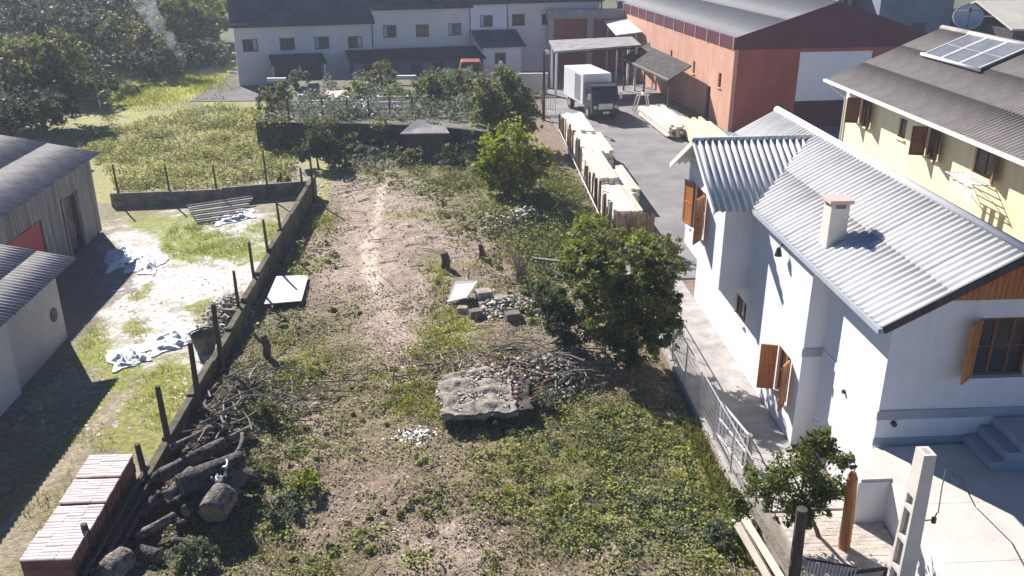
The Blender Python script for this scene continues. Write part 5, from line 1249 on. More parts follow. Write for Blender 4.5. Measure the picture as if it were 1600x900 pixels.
# railing at the bottom edge
rg = thing('steel_railing', (7.2, 12.75, 0.79), 'dark steel railing with upright bars on the brick forecourt', 'railing')
MB().bar((7.05, 12.75, 1.0), (7.75, 12.82, 1.0), 0.05).bar((7.05, 12.75, 0.8), (7.05, 12.75, 1.0), 0.05).bar((7.75, 12.82, 0.8), (7.75, 12.82, 1.0), 0.05).build('frame', 'steel_dark', rg)
for i in range(14):
    x = 6.3 + i * 0.06; MB().bar((x, 12.95 - 0.02 * i, 0.8), (x + 0.02, 12.93 - 0.02 * i, 1.18), 0.018).build('bar', 'steel_white', rg)
MB().bar((6.28, 12.95, 1.18), (7.12, 12.67, 1.18), 0.03).build('top_rail', 'steel_dark', rg)
# boards stacked at the fence corner
for i, (x0, y0, x1, y1, z) in enumerate([(5.55, 14.9, 5.85, 13.25, 0.32), (5.72, 14.95, 6.05, 13.3, 0.40), (5.92, 15.0, 6.28, 13.4, 0.5), (5.64, 15.1, 5.9, 13.35, 0.25)]):
    o = MB().bar((x0, y0, z + 0.35), (x1, y1, z), 0.15, 0.035).build('leaning_board', 'lumber' if i < 2 else 'wood_old', None, org=((x0 + x1) / 2, (y0 + y1) / 2, 0)); tag(o, ['outermost pale board propped beside the fence corner', 'pale board propped between its neighbours at the fence corner', 'grey weathered board propped highest against the fence corner', 'lowest grey weathered board under the pale propped boards'][i], 'board', 'boards propped at the fence corner')
o = MB().box(5.74, 6.02, 12.95, 13.3, -0.02, 0.34).build('post_stub', 'concrete_dark', None, org=(5.85, 13.1, 0), bevel=0.02); tag(o, 'dark square block under the propped boards', 'block')

# ------------------------------------------------------------------ terrace garden behind the plot
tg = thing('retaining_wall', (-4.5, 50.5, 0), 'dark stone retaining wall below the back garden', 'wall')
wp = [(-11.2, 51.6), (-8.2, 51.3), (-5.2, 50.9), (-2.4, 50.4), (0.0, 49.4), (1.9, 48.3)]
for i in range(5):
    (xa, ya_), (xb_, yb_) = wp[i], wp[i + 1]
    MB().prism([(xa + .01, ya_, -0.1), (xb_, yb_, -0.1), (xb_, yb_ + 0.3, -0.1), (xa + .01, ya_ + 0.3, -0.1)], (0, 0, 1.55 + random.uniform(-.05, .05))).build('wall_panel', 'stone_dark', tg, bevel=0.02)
tp = MB(); tp.prism([(x, y + 0.28, -0.1) for x, y in wp] + [(1.9, 66.5, -0.1), (-11.2, 66.5, -0.1)], (0, 0, 1.5)); o = tp.build('garden_terrace', 'garden_soil'); tag(o, kind='structure')
# garden fence: posts, rails, pale netting
gf = thing('garden_fence', (-6, 53, 1.4), 'pale netting fence with dark posts along the garden edge', 'fence')
gpos = []
for px_ in (452, 505, 544, 577, 610, 645): p = OY(px_, 190, 53.2); gpos.append(p); MB().bar((p[0], 53.2, 1.35), (p[0], 53.2, 2.55), 0.09).build('fence_post', 'wood_dark', gf)
for z in (1.8, 2.3): MB().bar((gpos[0][0], 53.2, z), (gpos[-1][0], 53.2, z), 0.04).build('rail', 'wood_old', gf)
mb = MB()
for a, b in zip(gpos[:-1], gpos[1:]):
    for i in range(1, 12): x = a[0] + (b[0] - a[0]) * i / 12; mb.bar((x, 53.22, 1.42), (x, 53.22, 2.35), 0.015)
    for z in np.arange(1.5, 2.35, 0.14): mb.bar((a[0], 53.22, z), (b[0], 53.22, z), 0.012)
tag(mb.build('netting', 'steel_white', gf), kind='stuff')
for i, (pa, pb, Yg, z, m, lab) in enumerate([((617, 131), (650, 131), 64.5, 1.9, 'frame_white', 'white beam lying along the back of the garden'), ((590, 158), (640, 156), 57.5, 1.7, 'lumber', 'pale plank edging the upper garden bed'), ((570, 170), (640, 167), 55.8, 1.7, 'lumber', 'pale plank edging the lower garden bed'), ((418, 128), (448, 131), 64, 1.9, 'steel', 'grey pipe lying at the left of the garden')]):
    a = OY(*pa, Yg); b = OY(*pb, Yg); a[2] = b[2] = z
    o = MB().bar(a, b, 0.3, 0.22).build('garden_beam', m, None, org=(a + b) / 2); tag(o, lab, 'beam')
bp_ = OY(522, 146, 60); o = MB().prism([(x, y, 1.38) for x, y in ((bp_[0] - 1.0, 58.2), (bp_[0] + 1.1, 58.4), (bp_[0] + 1.1, 62.2), (bp_[0] - 0.8, 62.0))], (0, 0, 0.06)).build('bare_bed', 'pink_wall'); tag(o, kind='structure')
for px_, py_, Yg, s_, lab in [(490, 143, 60, 0.65, 'dark round tyre-like hoop in the garden'), (572, 137, 62, 0.4, 'white barrel standing among the garden plants'), (470, 150, 58, 0.35, 'pale bucket among the garden plants')]:
    p = OY(px_, py_, Yg); 
    o = (MB().tube([(p[0], Yg, 1.4), (p[0], Yg, 1.4 + s_ * 1.1), (p[0], Yg, 1.4 + s_ * 1.4)], [s_ * 0.6, s_ * 0.65, s_ * 0.5], 14)).build('garden_barrel', 'concrete_dark' if s_ > 0.6 else 'frame_white', None, org=(p[0], Yg, 1.4)); tag(o, lab.replace('tyre-like hoop', 'water barrel'), 'barrel')
# small tumbledown hut under the round tree
hp = OY(665, 200, 49.0); ht = thing('garden_hut', (hp[0], 49.0, 0), 'small tumbledown hut with grey sheet roof under the round tree', 'hut')
MB().box(hp[0] - 1.0, hp[0] + 1.0, 48.7, 49.75, 0, 1.3).build('wall', 'wood_dark', ht)
MB().prism([(hp[0] - 1.4, 48.6, 1.30), (hp[0] + 1.3, 48.3, 1.36), (hp[0] + 0.9, 49.8, 1.72), (hp[0] - 0.5, 49.9, 1.80)], (0, 0, 0.06)).build('roof', 'fibre_old', ht)
# ------------------------------------------------------------------ trees and shrubs
def bl(px_, py_, Yb, rx, ry, rz, base):             # blob from a photo pixel at depth Yb, relative to base
    p = OY(px_, py_, Yb); return (p[0] - base[0], p[1] - base[1], p[2] - base[2], rx, ry, rz)
B = GP(806, 312); tree('lime_tree', 'round lime green tree on the rubble mound in the plot', 'tree', B,
    [bl(800, 232, B[1], 1.25, 1.2, 1.05, B), bl(772, 262, B[1], 0.9, 0.9, 0.9, B), bl(830, 258, B[1], 0.95, 0.95, 0.95, B), bl(800, 275, B[1] - .5, 1.1, 0.9, 0.8, B)], 15000, 0.17, 'leaf_lime', 0.09, stems=3, clump=0.22)
B = V3(2.75, 51.6, 0); tree('round_tree', 'largest round dark olive tree behind the lime green one', 'tree', B,
    [bl(770, 140, 51.6, 1.35, 1.3, 1.2, B), bl(808, 150, 51.6, 1.25, 1.2, 1.3, B), bl(785, 178, 51.2, 1.7, 1.5, 1.4, B), bl(765, 195, 51.0, 1.1, 1.1, 1.0, B), bl(815, 185, 51.2, 1.1, 1.1, 1.1, B)], 15000, 0.2, 'leaf_olive', 0.13, stems=2, clump=0.22)
B = V3(-1.0, 57.5, 1.0); tree('round_tree', 'smaller dark round tree left of the largest one', 'tree', B,
    [bl(685, 135, 57.5, 1.3, 1.2, 1.1, B), bl(700, 155, 57.3, 1.2, 1.1, 1.2, B), bl(662, 155, 57.5, 0.9, 0.9, 0.9, B), bl(690, 172, 57.0, 1.4, 1.2, 0.9, B)], 11000, 0.2, 'leaf_mid', 0.1, clump=0.22)
B = GP(500, 262); tree('bush', 'dark green bush at the corner of the low walls', 'bush', B,
    [bl(498, 226, B[1], 0.85, 0.8, 0.75, B), bl(480, 240, B[1], 0.6, 0.6, 0.6, B), bl(518, 240, B[1], 0.6, 0.6, 0.65, B)], 7000, 0.13, 'leaf_dark', 0.05, stems=3)
B = GP(444, 290); tree('bush', 'tiny lime green ball bush behind the low cross wall', 'bush', B, [(0, 0, 0.3, 0.28, 0.28, 0.3)], 1500, 0.08, 'leaf_lime', 0.02)
B = GP(992, 572); tree('big_bush', 'big dark leafy bush beside the fence of the white house', 'bush', B,
    [bl(985, 420, B[1] + .4, 1.0, 0.9, 0.75, B), bl(930, 440, B[1] + .5, 0.8, 0.8, 0.8, B), bl(1025, 430, B[1] + .3, 0.75, 0.8, 0.7, B), bl(1000, 480, B[1], 1.15, 0.9, 0.95, B), bl(950, 500, B[1], 0.8, 0.8, 0.8, B), bl(1020, 520, B[1] - .1, 0.7, 0.7, 0.8, B), bl(985, 545, B[1], 0.8, 0.7, 0.5, B), bl(905, 410, B[1] + 1.6, 0.6, 0.8, 0.5, B), bl(1045, 480, B[1], 0.4, 0.5, 0.6, B), bl(960, 395, B[1] + 0.8, 0.5, 0.5, 0.35, B)], 34000, 0.11, 'leaf_bush', 0.07, stems=5, clump=0.17, fill=0.5)
B = GP(882, 552); tree('bush', 'blue-green shrub in the shade left of the big bush', 'bush', B,
    [bl(870, 490, B[1], 0.55, 0.6, 0.6, B), bl(895, 515, B[1], 0.55, 0.55, 0.6, B), bl(855, 465, B[1] + .6, 0.5, 0.5, 0.4, B)], 6000, 0.10, 'leaf_dark', 0.04, stems=3)
B = V3(7.0, 14.0, 0.78); tree('small_tree', 'small loose tree by the brick forecourt of the white house', 'tree', B,
    [bl(1285, 700, 14.1, 0.42, 0.45, 0.36, B), bl(1245, 735, 14.1, 0.55, 0.5, 0.42, B), bl(1190, 760, 14.1, 0.42, 0.45, 0.40, B), bl(1285, 765, 14.0, 0.42, 0.4, 0.38, B), bl(1320, 715, 14.2, 0.25, 0.3, 0.2, B), bl(1155, 790, 13.9, 0.36, 0.4, 0.38, B), bl(1265, 800, 13.8, 0.35, 0.35, 0.3, B), bl(1230, 800, 13.9, 0.4, 0.4, 0.25, B)], 15000, 0.068, 'leaf_mid', 0.045, clump=0.3, fill=0.2, limbs=8)
# bush and shrubs near the camera
for px_, py_, r, h, n, lf, m, lab in [(422, 660, 0.42, 0.45, 1800, 0.075, 'leaf_olive', 'green leafy shrub in the middle of the cut branches'), (478, 768, 0.36, 0.4, 2200, 0.06, 'leaf_lime', 'yellow lime shrub on the near soil'),
        (440, 800, 0.45, 0.28, 1300, 0.09, 'leaf_blue', 'pale broad-leaved weed clump below the yellow shrub'), (305, 880, 0.5, 0.35, 1500, 0.085, 'leaf_blue', 'pale leafy weeds at the end of the log heap'), (400, 745, 0.5, 0.3, 1500, 0.08, 'leaf_olive', 'leafy weeds beside the thick cut log'),
        (1130, 850, 0.4, 0.5, 1500, 0.08, 'leaf_blue', 'leafy weeds growing over the propped boards'), (845, 470, 0.5, 0.45, 1500, 0.1, 'leaf_olive', 'low bright bush next to the stone blocks'), (635, 255, 0.8, 0.7, 1500, 0.15, 'leaf_olive', 'low bush in front of the dark retaining wall'),
        (575, 245, 0.7, 0.6, 1300, 0.15, 'leaf_blue', 'grey-green bush at the head of the path'), (455, 236, 0.9, 0.9, 1500, 0.15, 'leaf_dark', 'dark bush against the field end of the retaining wall'), (600, 240, 0.9, 0.8, 1400, 0.15, 'leaf_dark', 'dark bush against the middle of the retaining wall'), (545, 240, 0.7, 1.0, 1200, 0.15, 'leaf_mid', 'tall green bush leaning on the retaining wall'), (720, 256, 1.0, 0.9, 1600, 0.15, 'leaf_dark', 'dark bush between the garden hut and the lime green tree'),
        (545, 262, 0.45, 0.4, 700, 0.12, 'leaf_olive', 'small bush beside the lone crooked post'), (790, 672, 0.4, 0.25, 900, 0.07, 'leaf_dark', 'dark weeds in the shade of the foundation block'), (850, 640, 0.35, 0.35, 900, 0.07, 'leaf_blue', 'grey weeds at the corner of the foundation block')]:
    b = GP(px_, py_); tree('shrub', lab, 'shrub', b, [(0, 0, h * 0.6, r, r, h * 0.6), (r * 0.5, -r * 0.2, h * 0.45, r * 0.6, r * 0.6, h * 0.45), (-r * 0.5, r * 0.3, h * 0.4, r * 0.6, r * 0.6, h * 0.45)], n, lf, m, 0.02, stems=3, limbs=3)
for i, (px_, py_, w) in enumerate([(918, 372, 0.8), (948, 392, 0.8), (1000, 396, 0.8), (1035, 405, 0.6), (900, 410, 0.7), (965, 372, 0.5)]):
    b = GP(px_, py_); tree('shrub', ['lime bush at the foot of the stakes by the nearest timber stack', 'olive bush between the big bush and the nearest timber stack', 'lime bush behind the top of the big bush', 'small olive bush between the big bush and the sawmill yard', 'lime bush on the plot side of the big bush', 'small olive bush right before the upright brown boards'][i], 'shrub', b, [(0, 0, 0.4, w, w, 0.5), (0.4, 0.3, 0.5, w * .6, w * .6, 0.4)], 2600, 0.11, 'leaf_olive' if i % 2 else 'leaf_lime', 0.03, stems=2, limbs=3, group='scrambling bushes by the timber')
# bare shrub
b = GP(815, 440); t = thing('bare_shrub', b, 'thin leafless sapling in the scrub below the lime green tree', 'shrub'); mb = MB()
for i in range(26):
    a = random.uniform(0, 6.28); L = random.uniform(0.6, 1.7); e = b + V3(math.cos(a) * L * 0.35, math.sin(a) * L * 0.35, L)
    mb.tube([b + V3(random.uniform(-.2, .2), random.uniform(-.2, .2), 0), (b + e) / 2 + V3(random.uniform(-.1, .1), 0, 0.1), e], [0.02, 0.013, 0.006], 4)
mb.build('stems', 'branch', t)
# wood at the top left: separate trees
GW = 'trees of the wood behind the weedy field'
for i, (px_, py_, Yb, rx, h, m, lf, lab) in enumerate([
        (30, 92, 60, 3.0, 4.2, 'leaf_olive', 0.26, 'olive tree with sunlit top at the edge of the wood near the plank shed'),
        (95, 60, 76, 4.0, 7.0, 'leaf_deep', 0.34, 'dark tall tree of the wood above the pale house wall'),
        (165, 55, 86, 4.2, 7.8, 'leaf_deep', 0.34, 'dark tall tree in the middle of the wood'),
        (205, 95, 82, 3.6, 5.4, 'leaf_olive', 0.3, 'broad olive tree standing behind the bright lawn'),
        (255, 60, 88, 3.6, 7.2, 'leaf_mid', 0.34, 'green tree of the wood behind the smoke'),
        (305, 50, 92, 3.6, 7.2, 'leaf_mid', 0.34, 'green tree of the wood next to the grey flats'),
        (325, 90, 84, 2.0, 3.0, 'leaf_blue', 0.26, 'grey-green small tree at the lawn end near the flats'),
        (60, 145, 58, 3.0, 3.6, 'leaf_dark', 0.24, 'dark low tree beside the plank shed roof'),
        (115, 140, 67, 3.0, 3.6, 'leaf_dark', 0.25, 'dark bushy tree at the left end of the bright lawn'),
        (20, 172, 51, 2.6, 3.2, 'leaf_deep', 0.22, 'dark tree right behind the plank shed roof'),
        (215, 25, 96, 4.5, 9.0, 'leaf_deep', 0.4, 'tall far tree at the back of the wood'),
        (300, 12, 104, 4.5, 9.0, 'leaf_mid', 0.4, 'tall far green tree behind the wood near the flats'),
        (120, 20, 92, 4.5, 8.5, 'leaf_deep', 0.4, 'tall far dark tree behind the pale house'),
        (262, 112, 77, 2.2, 3.2, 'leaf_deep', 0.26, 'small dark tree with leaning trunk on the bright lawn'),
        (50, 20, 96, 4.2, 8.2, 'leaf_deep', 0.4, 'tall far dark tree at the outer end of the wood')]):
    c = OY(px_, py_, Yb); b = V3(c[0], Yb, 0); cz = max(c[2], h * 0.45)
    blobs = [(0, 0, cz, rx, rx, h * 0.36)]
    for k in range(5):
        a = random.uniform(0, 6.28); blobs.append((math.cos(a) * rx * 0.65, math.sin(a) * rx * 0.65, cz + random.uniform(-0.3, 0.25) * h * 0.7, rx * 0.6, rx * 0.6, h * 0.24))
    tree('wood_tree', lab, 'tree', b, blobs, 9000 if rx > 2.5 else 6000, lf, m, 0.16 if rx > 2.5 else 0.1, group=GW, clump=0.2)
# young bare tree with a white-painted trunk on the lawn
b = OY(157, 168, 64.5); b[2] = 0
t = thing('young_tree', b, 'young almost leafless tree with whitewashed trunk on the lawn', 'tree')
MB().tube([b, b + V3(0, 0, 1.0)], [0.08, 0.07], 7).build('painted_trunk', 'frame_white', t); mb = MB(); mb.tube([b + V3(0, 0, 1.0), b + V3(0, 0, 2.0)], [0.07, 0.05], 7)
for i in range(22):
    a = random.uniform(0, 6.28); e = b + V3(math.cos(a) * random.uniform(.4, 1.1), math.sin(a) * 0.8, random.uniform(2.2, 3.5)); mb.tube([b + V3(0, 0, random.uniform(1.1, 2.0)), (b + e) / 2 + V3(0, 0, 0.7), e], [0.04, 0.025, 0.01], 5)
mb.build('branches', 'branch', t)
o = MB().tube([OY(212, 135, 70), OY(232, 162, 70)], 0.07, 7).build('leaning_pole', 'wood_dark', None, org=OY(222, 150, 70)); tag(o, 'dark leaning pole on the bright lawn', 'pole')
b = OY(940, 14, 104); tree('wood_tree', 'dark tree top showing above the open shed', 'tree', (b[0], 104, 0), [(0, 0, 6.2, 3, 3, 2.2), (3, 0, 6.0, 2.5, 2.5, 2), (-3, 1, 6, 2.5, 2.5, 1.8)], 5000, 0.34, 'leaf_deep', 0.16)

# ------------------------------------------------------------------ ground cover
def area(n, x0, x1, y0, y1): return rng.uniform(x0, x1, n), rng.uniform(y0, y1, n)
def cover(name, label, x, y, keep, tv, size, tilt, m, lift=0.02, z=None):
    k = rng.random(len(x)) < keep; x, y = x[k], y[k]
    zz = ground_z(x, y) if z is None else np.full(len(x), z)
    s = size * (0.55 + 0.9 * rng.random(len(x))) * (0.75 + 0.25 * y / 20.0)
    o = scatter(name, tv, None, np.c_[x, y, zz + lift + rng.random(len(x)) * lift], s, tilt, m, kind='stuff')
    return tag(o, label)
def pmask(x, y, blobs):
    px_, py_ = PR(x, y, np.zeros_like(x)); w = np.zeros_like(x)
    for cx, cy, rx, ry, s in blobs: w = np.maximum(w, s * np.clip(1.25 - np.hypot((px_ - cx) / rx, (py_ - cy) / ry), 0, 1))
    return w
BARE = [(600, 330, 70, 70, 1), (590, 430, 90, 50, 1), (620, 540, 50, 60, .8), (720, 860, 90, 60, .5), (540, 420, 90, 40, 1), (475, 640, 60, 50, .6)]
# low weeds over the whole plot
x, y = area(165000, -6.6, 5.95, 11.0, 30); nz_ = fbm(x * 0.9, y * 0.9, 4); br = pmask(x, y, BARE)
gm = pmask(x, y, [(980, 700, 200, 110, 1), (960, 810, 230, 140, 1), (700, 540, 90, 70, .8), (640, 620, 70, 50, .7), (440, 540, 110, 60, .8), (430, 870, 170, 60, .7), (850, 720, 140, 60, 1), (420, 700, 70, 80, .7)])
cover('weeds', 'low olive weeds over the plot', x, y, np.clip((nz_ - 0.38) * 2.6, 0.04, 1) * (1 - 0.8 * br) * (0.25 + 0.65 * gm), DIAMOND, 0.07, 0.7, 'weed', 0.03)
x, y = area(100000, -6.6, 5.95, 11.0, 30); nz_ = fbm(x * 1.4 + 50, y * 1.4, 4)
cover('dry_leaves', 'dry leaves and litter on the plot', x, y, np.clip((nz_ - 0.36) * 1.6, 0.05, 0.8), DIAMOND, 0.055, 0.5, 'dry_leaf', 0.015)
x, y = area(60000, -6.6, 5.95, 13.6, 26)
gm = pmask(x, y, [(920, 860, 110, 60, 1), (1040, 790, 110, 60, 1), (1080, 870, 100, 50, 1), (880, 830, 60, 40, .8), (1000, 760, 80, 40, .7), (1095, 720, 40, 80, .8), (440, 800, 60, 40, .6), (360, 740, 40, 60, .6)])
cover('weeds', 'broad-leaved green weeds on the near right of the plot', x, y, gm * np.clip((fbm(x * 2.2, y * 2.2, 3) - 0.38) * 3.5, 0, 0.75), DIAMOND, 0.085, 0.9, 'weed_green', 0.07)
x, y = area(120000, -6.6, 5.95, 14, 45)
gm = pmask(x, y, [(700, 545, 60, 55, 1), (650, 620, 60, 45, .8), (715, 505, 50, 25, .9), (485, 560, 60, 35, .7), (690, 440, 22, 40, 1), (850, 735, 100, 40, .6), (1090, 730, 40, 70, .8), (500, 345, 40, 25, .6), (655, 335, 50, 8, .9), (640, 865, 22, 12, .8), (470, 415, 30, 20, .6), (500, 880, 40, 20, .5)])
cover('grass', 'yellow-green grass tufts on the plot', x, y, gm * np.clip((fbm(x * 1.8, y * 1.8, 3) - 0.33) * 3, 0, 1), BLADE, 0.14, 0.9, 'weed_bright', 0.0)
x, y = area(90000, -6.4, 6.1, 29, 46.5); br = pmask(x, y, BARE)
gm = pmask(x, y, [(850, 380, 140, 60, 1), (900, 350, 90, 90, 1), (720, 285, 150, 26, 1), (640, 262, 160, 20, .9), (780, 330, 100, 40, .7), (500, 345, 50, 30, .5), (470, 440, 60, 60, .5)])
cover('weeds', 'tall scrubby weeds on the far right of the plot', x, y, np.clip(gm, 0.06, 1) * (1 - 0.8 * br) * np.clip((fbm(x, y, 4) - 0.3) * 2.2, 0, 1), DIAMOND, 0.085, 1.2, 'weed', 0.10)
x, y = area(60000, -6.4, 6.1, 26, 42)
gm = pmask(x, y, [(880, 365, 60, 40, 1), (940, 380, 60, 40, 1), (860, 430, 70, 50, .8), (850, 310, 80, 30, .6)])
cover('weeds', 'bright green scrub under the timber stacks', x, y, gm * np.clip((fbm(x * 1.3, y * 1.3, 3) - 0.3) * 3, 0, 1), DIAMOND, 0.09, 1.2, 'weed_green', 0.16)
x, y = area(9000, 5.75, 6.12, 14.2, 19.6)
cover('grass', 'yellow grass hanging against the fence kerb', x, y, np.clip((fbm(x * 2, y * 2, 3) - 0.3) * 2.4, 0.1, 0.85), BLADE, 0.24, 0.9, 'weed', 0.0)
# clumps of broad leaves and tufts
def clumps(name, label, n, x0, x1, y0, y1, zones, per, rad, leaf, m, tv=DIAMOND, tilt=0.85, rise=0.10):
    x, y = area(n, x0, x1, y0, y1); k = rng.random(n) < pmask(x, y, zones) * np.clip((fbm(x * 0.9 + 7, y * 0.9, 3) - 0.3) * 3, 0.05, 1); x, y = x[k], y[k]
    R = rad * (0.35 + 1.9 * rng.random(len(x)) ** 2); i = np.repeat(np.arange(len(x)), per)
    a = rng.random(len(i)) * 6.283; r = np.sqrt(rng.random(len(i))); xx = x[i] + np.cos(a) * r * R[i]; yy = y[i] + np.sin(a) * r * R[i]
    z = ground_z(xx, yy) + 0.02 + rise * (1 - r * r) * (0.5 + rng.random(len(i)) * 0.5) * (R[i] / rad)
    tag(scatter(name, tv, None, np.c_[xx, yy, z], leaf * rng.uniform(0.6, 1.4, len(i)), tilt, m, kind='stuff'), label)
ZG = [(900, 1000, 500, 120, .6), (980, 700, 190, 110, 1), (960, 810, 220, 130, 1), (1060, 800, 120, 120, 1), (850, 720, 140, 60, .8), (430, 700, 90, 90, .7), (430, 850, 160, 70, .8), (640, 780, 120, 70, .35), (440, 540, 110, 60, .5)]
clumps('weeds', 'clumps of broad green leaves over the near plot', 1700, -6.4, 5.9, 11.0, 22.5, ZG, 44, 0.2, 0.085, 'weed_green')
clumps('weeds', 'patches of pale grey-green leaves on the near right of the plot', 900, 0.5, 5.9, 13.7, 19, [(930, 850, 80, 50, 1), (1040, 790, 80, 60, 1), (1000, 860, 100, 40, .7), (1080, 850, 60, 50, .8), (890, 690, 60, 30, .6)], 46, 0.2, 0.085, 'leaf_blue')
clumps('weeds', 'clumps of small olive leaves over the near plot', 1700, -6.4, 5.9, 11.0, 24, ZG + [(600, 640, 200, 80, .5), (700, 560, 120, 60, .6)], 40, 0.2, 0.06, 'weed')
clumps('weeds', 'clumps of scrub along the right side of the plot', 1300, -6.4, 6.0, 24, 46, [(900, 380, 120, 70, 1), (850, 330, 150, 60, .9), (740, 285, 170, 30, .8), (650, 262, 150, 18, .8), (860, 450, 90, 60, .8), (480, 400, 70, 60, .4), (460, 500, 90, 40, .5)], 44, 0.36, 0.13, 'weed_green', rise=0.3)
clumps('weeds', 'tufts of yellow-green grass on the plot', 700, -6.4, 6.0, 14, 40, [(700, 545, 70, 60, 1), (650, 620, 70, 45, 1), (690, 440, 26, 44, 1), (485, 560, 80, 40, .8), (850, 740, 130, 50, .7), (1090, 730, 50, 80, .8), (760, 400, 60, 30, .5)], 40, 0.2, 0.17, 'weed_bright', BLADE, 0.9, 0.0)
clumps('weeds', 'weeds growing over the foundation rubble', 260, -0.8, 3.6, 19.4, 24, [(780, 610, 150, 80, .8)], 30, 0.18, 0.06, 'weed')
clumps('weeds', 'weeds among the brushwood by the low wall', 500, -6.8, -3.5, 17, 25, [(400, 620, 110, 120, .8)], 36, 0.22, 0.075, 'weed_green')
x, y = area(230000, -6.6, 5.95, 11.5, 26)
cover('grass', 'short matted grass over the near plot', x, y, np.clip(pmask(x, y, ZG + [(640, 600, 260, 120, .4)]), 0, 1) * np.clip((fbm(x * 0.7 + 90, y * 0.7, 4) - 0.40) * 4.5, 0, 0.75), BLADE, 0.085, 1.15, 'weed', 0.0)
# clods and stones
x, y = area(16000, -6.6, 6.0, 13.8, 45); k = rng.random(16000) < np.clip((fbm(x * 0.8 + 20, y * 0.8, 4) - 0.35) * 2.4, 0.05, 1); x, y = x[k], y[k]
sz = rng.uniform(0.04, 0.12, (len(x), 1)) * np.array([[1, 1, 0.9]]) * (0.7 + 0.3 * y / 20)[:, None]
tag(scatter('stones', PEBBLE, PEBBLE_F, np.c_[x, y, ground_z(x, y) - 0.01], sz, 0.6, 'stone', kind='stuff'), 'clods and small stones on the plot')
# shed yard
x, y = area(50000, -12, -7.2, 14, 40.5)
gm = pmask(x, y, [(330, 385, 80, 26, 1), (290, 372, 50, 40, 1), (240, 350, 36, 20, 1), (150, 545, 26, 45, 1), (260, 620, 60, 60, 1), (190, 585, 40, 24, .8), (215, 515, 18, 30, .8), (320, 490, 26, 20, .8), (120, 690, 60, 30, .9), (60, 780, 60, 50, .9), (215, 462, 20, 8, .8), (420, 360, 40, 18, .7)])
cover('grass', 'bright mossy grass on the shed yard', x, y, gm * np.clip((fbm(x * 2, y * 2, 3) - 0.33) * 3, 0, 1), BLADE, 0.10, 0.9, 'weed_bright', 0.0)
x, y = area(5000, -11.5, -7.2, 20, 40); sz = rng.uniform(0.05, 0.2, (len(x), 1)) * np.array([[1, 1, 0.5]])
k = rng.random(len(x)) < np.clip((fbm(x, y, 3) - 0.45) * 3, 0.02, 0.6); tag(scatter('stones', PEBBLE, PEBBLE_F, np.c_[x, y, ground_z(x, y) - 0.01][k], sz[k], 0.5, 'rubble', kind='stuff'), 'pale rubble scattered on the shed yard')
# weedy field, tall and tangled
FIELD = [(100, 215), (190, 195), (345, 160), (415, 175), (455, 215), (465, 285), (345, 298), (190, 308), (150, 245)]
x, y = area(110000, -28, -6, 41.8, 68); px_, py_ = PR(x, y, np.zeros_like(x)); ins = inpoly(px_ + 50 * (fbm(x, y, 3) - .5), py_ + 40 * (fbm(x + 9, y, 3) - .5), FIELD)
nz_ = fbm(x * 0.5, y * 0.5, 4); x, y, nz_ = x[ins], y[ins], nz_[ins]
k = rng.random(len(x)) < np.clip((nz_ - 0.36) * 3.4, 0.08, 1); x, y, nz_ = x[k], y[k], nz_[k]
hh = rng.random(len(x)) * np.clip((nz_ - 0.46) * 2.4, 0.04, 0.55)
tag(scatter('field_weeds', DIAMOND, None, np.c_[x, y, ground_z(x, y) + 0.04 + hh], rng.uniform(0.08, 0.2, len(x)), 0.75, 'weed_field', kind='stuff'), 'tangled yellow-green weeds of the field')
x, y = area(16000, -28, -6, 41.8, 68); px_, py_ = PR(x, y, np.zeros_like(x)); ins = inpoly(px_, py_, FIELD); x, y = x[ins], y[ins]
tag(scatter('field_weeds', BLADE, None, np.c_[x, y, ground_z(x, y)], rng.uniform(0.15, 0.4, len(x)), 1.0, 'weed', kind='stuff'), 'dry straw-coloured weeds of the field')
x, y = area(40000, -34, -15, 60, 80); gm = pmask(x, y, [(210, 148, 80, 22, 1), (320, 128, 55, 20, 1), (170, 155, 40, 14, .8)])
k = rng.random(len(x)) < gm; tag(scatter('lawn_grass', BLADE, None, np.c_[x, y, ground_z(x, y)][k], rng.uniform(0.15, 0.3, k.sum()), 0.8, 'weed_bright', kind='stuff'), 'bright grass of the lawn before the wood')
# garden plants on the terrace
x, y = area(30000, -11, 1.5, 52, 66.2); nz_ = fbm(x * 0.6 + 11, y * 0.6, 3); k = (rng.random(len(x)) < np.clip((nz_ - 0.42) * 3.5, 0, 1)) & ~((np.abs(x - bp_[0]) < 1.3) & (y > 57.8) & (y < 62.5)); x, y, nz_ = x[k], y[k], nz_[k]
tag(scatter('garden_plants', DIAMOND, None, np.c_[x, y, 1.42 + rng.random(len(x)) * np.clip((nz_ - 0.4) * 4, 0.1, 1.2)], rng.uniform(0.1, 0.26, len(x)), 1.2, 'leaf_blue', kind='stuff'), 'grey-green vegetable plants in the back garden')
for i, (px_, py_, Yg, h, m) in enumerate([(462, 130, 63, 1.3, 'leaf_blue'), (556, 150, 60, 0.9, 'leaf_lime'), (600, 125, 63, 1.8, 'leaf_olive'), (582, 135, 62, 1.2, 'leaf_olive'), (418, 180, 54, 1.6, 'leaf_olive'), (432, 160, 57, 1.3, 'leaf_olive'), (620, 150, 59, 0.9, 'leaf_lime')]):
    c = OY(px_, py_, Yg); tree('shrub', ['grey-green shrub at the back of the garden under the flats', 'bright low shrub beside the bare garden bed', 'tall staked olive shrub beside the white garden barrel', 'olive shrub between the bare bed and the white barrel', 'dense olive shrub at the field end of the garden fence', 'olive shrub at the left end of the garden', 'bright low shrub behind the pale garden planks'][i], 'shrub', (c[0], Yg, 1.38), [(0, 0, h * 0.55, 0.7, 0.6, h * 0.5), (0.4, 0, h * 0.4, 0.5, 0.5, h * 0.4)], 1300, 0.17, m, 0.03, stems=2, limbs=3)

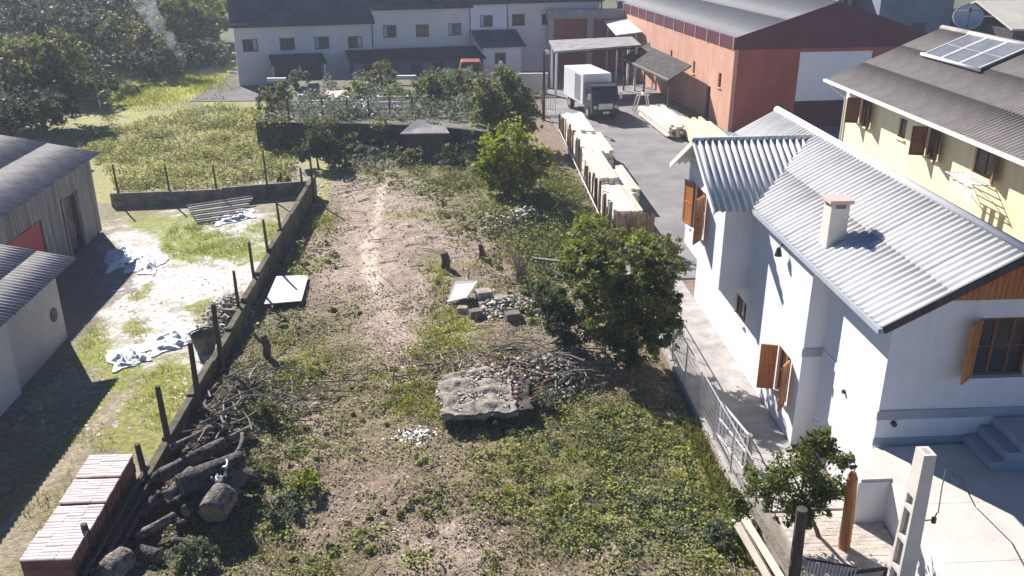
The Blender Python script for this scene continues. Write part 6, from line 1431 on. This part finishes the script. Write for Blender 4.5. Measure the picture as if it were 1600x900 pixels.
# ------------------------------------------------------------------ smoke and haze
def volume_mat(name, density, col, noise=None, aniso=0.2):
    m = bpy.data.materials.new(name); m.use_nodes = True; nt = m.node_tree
    for n in list(nt.nodes):
        if n.type == 'BSDF_PRINCIPLED': nt.nodes.remove(n)
    v = nt.nodes.new('ShaderNodeVolumePrincipled'); v.inputs['Density'].default_value = density; v.inputs['Color'].default_value = (*col, 1); v.inputs['Anisotropy'].default_value = aniso
    nt.links.new(v.outputs[0], nt.nodes['Material Output'].inputs['Volume'])
    MATS[name] = m
    return m
# pale clutter and straw over the back garden and the field edge
rubble_pile('rubble', 'pale stones and pots scattered in the back garden', -6.5, 57.5, 4.5, 5.0, 0.0, 700, 0.12, 0.4, 'board_white', lift=1.46)
rubble_pile('rubble', 'grey rubble and boards behind the low cross wall', -8.6, 43.0, 2.4, 1.1, 0.3, 500, 0.08, 0.35, 'stone')
rubble_pile('rubble', 'pale rubble scattered at the foot of the retaining wall', -1.5, 47.8, 5.0, 0.8, 0.1, 260, 0.08, 0.28, 'rubble')
x, y = area(3000, -7.5, 2.0, 46.2, 50.0); k = fbm(x * 0.7, y * 0.9, 3) > 0.5
tag(scatter('weeds', DIAMOND, None, np.c_[x, y, ground_z(x, y) + rng.random(len(x)) * 0.4][k], rng.uniform(0.1, 0.22, k.sum()), 1.1, 'leaf_blue', kind='stuff'), 'weeds at the foot of the retaining wall')
x, y = area(14000, -11.3, 2.0, 48.0, 52.6); k = (fbm(x * 0.8 + 4, y * 0.2, 3) > 0.42) & (np.abs(y + 0.1 - np.interp(x, [p[0] for p in wp], [p[1] + 0.15 for p in wp])) < 0.45)
tag(scatter('hanging_plants', DIAMOND, None, np.c_[x, y, 0.75 + rng.random(len(x)) ** 0.6 * 1.05][k], rng.uniform(0.1, 0.24, k.sum()), 1.3, 'leaf_olive', kind='stuff'), 'plants hanging over the top of the retaining wall')
volume_mat('haze_air', 0.0008, (0.75, 0.85, 1.0))
hz = MB().box(-70, 75, -12, 125, -1.2, 13.5).build('haze', 'haze_air'); tag(hz, kind='stuff')

# thin smoke rising in front of the wood
A, Bq = OY(288, 104, 72.5), OY(215, -20, 72.5)
mb = MB(); n = 12
mb.tube([A * (1 - t) + Bq * t + V3(0.25 * math.sin(t * 7), 0, 0) for t in np.linspace(0, 1, n)], [0.25 + 0.75 * t for t in np.linspace(0, 1, n)], 14)
sm = volume_mat('smoke_vapour', 0.28, (0.85, 0.88, 0.95))
nt = sm.node_tree; vv = [q for q in nt.nodes if q.type == 'PRINCIPLED_VOLUME'][0]
tn = nt.nodes.new('ShaderNodeTexNoise'); tn.inputs['Scale'].default_value = 0.9; tn.inputs['Detail'].default_value = 3
rp_ = nt.nodes.new('ShaderNodeMapRange'); rp_.inputs['From Min'].default_value = 0.42; rp_.inputs['From Max'].default_value = 0.75; rp_.inputs['To Max'].default_value = 0.5
tcn = nt.nodes.new('ShaderNodeTexCoord'); nt.links.new(tcn.outputs['Object'], tn.inputs['Vector']); nt.links.new(tn.outputs['Fac'], rp_.inputs['Value']); nt.links.new(rp_.outputs[0], vv.inputs['Density'])
o = mb.build('smoke', 'smoke_vapour', None, org=A); tag(o, 'thin pale smoke rising in front of the wood', kind='stuff')
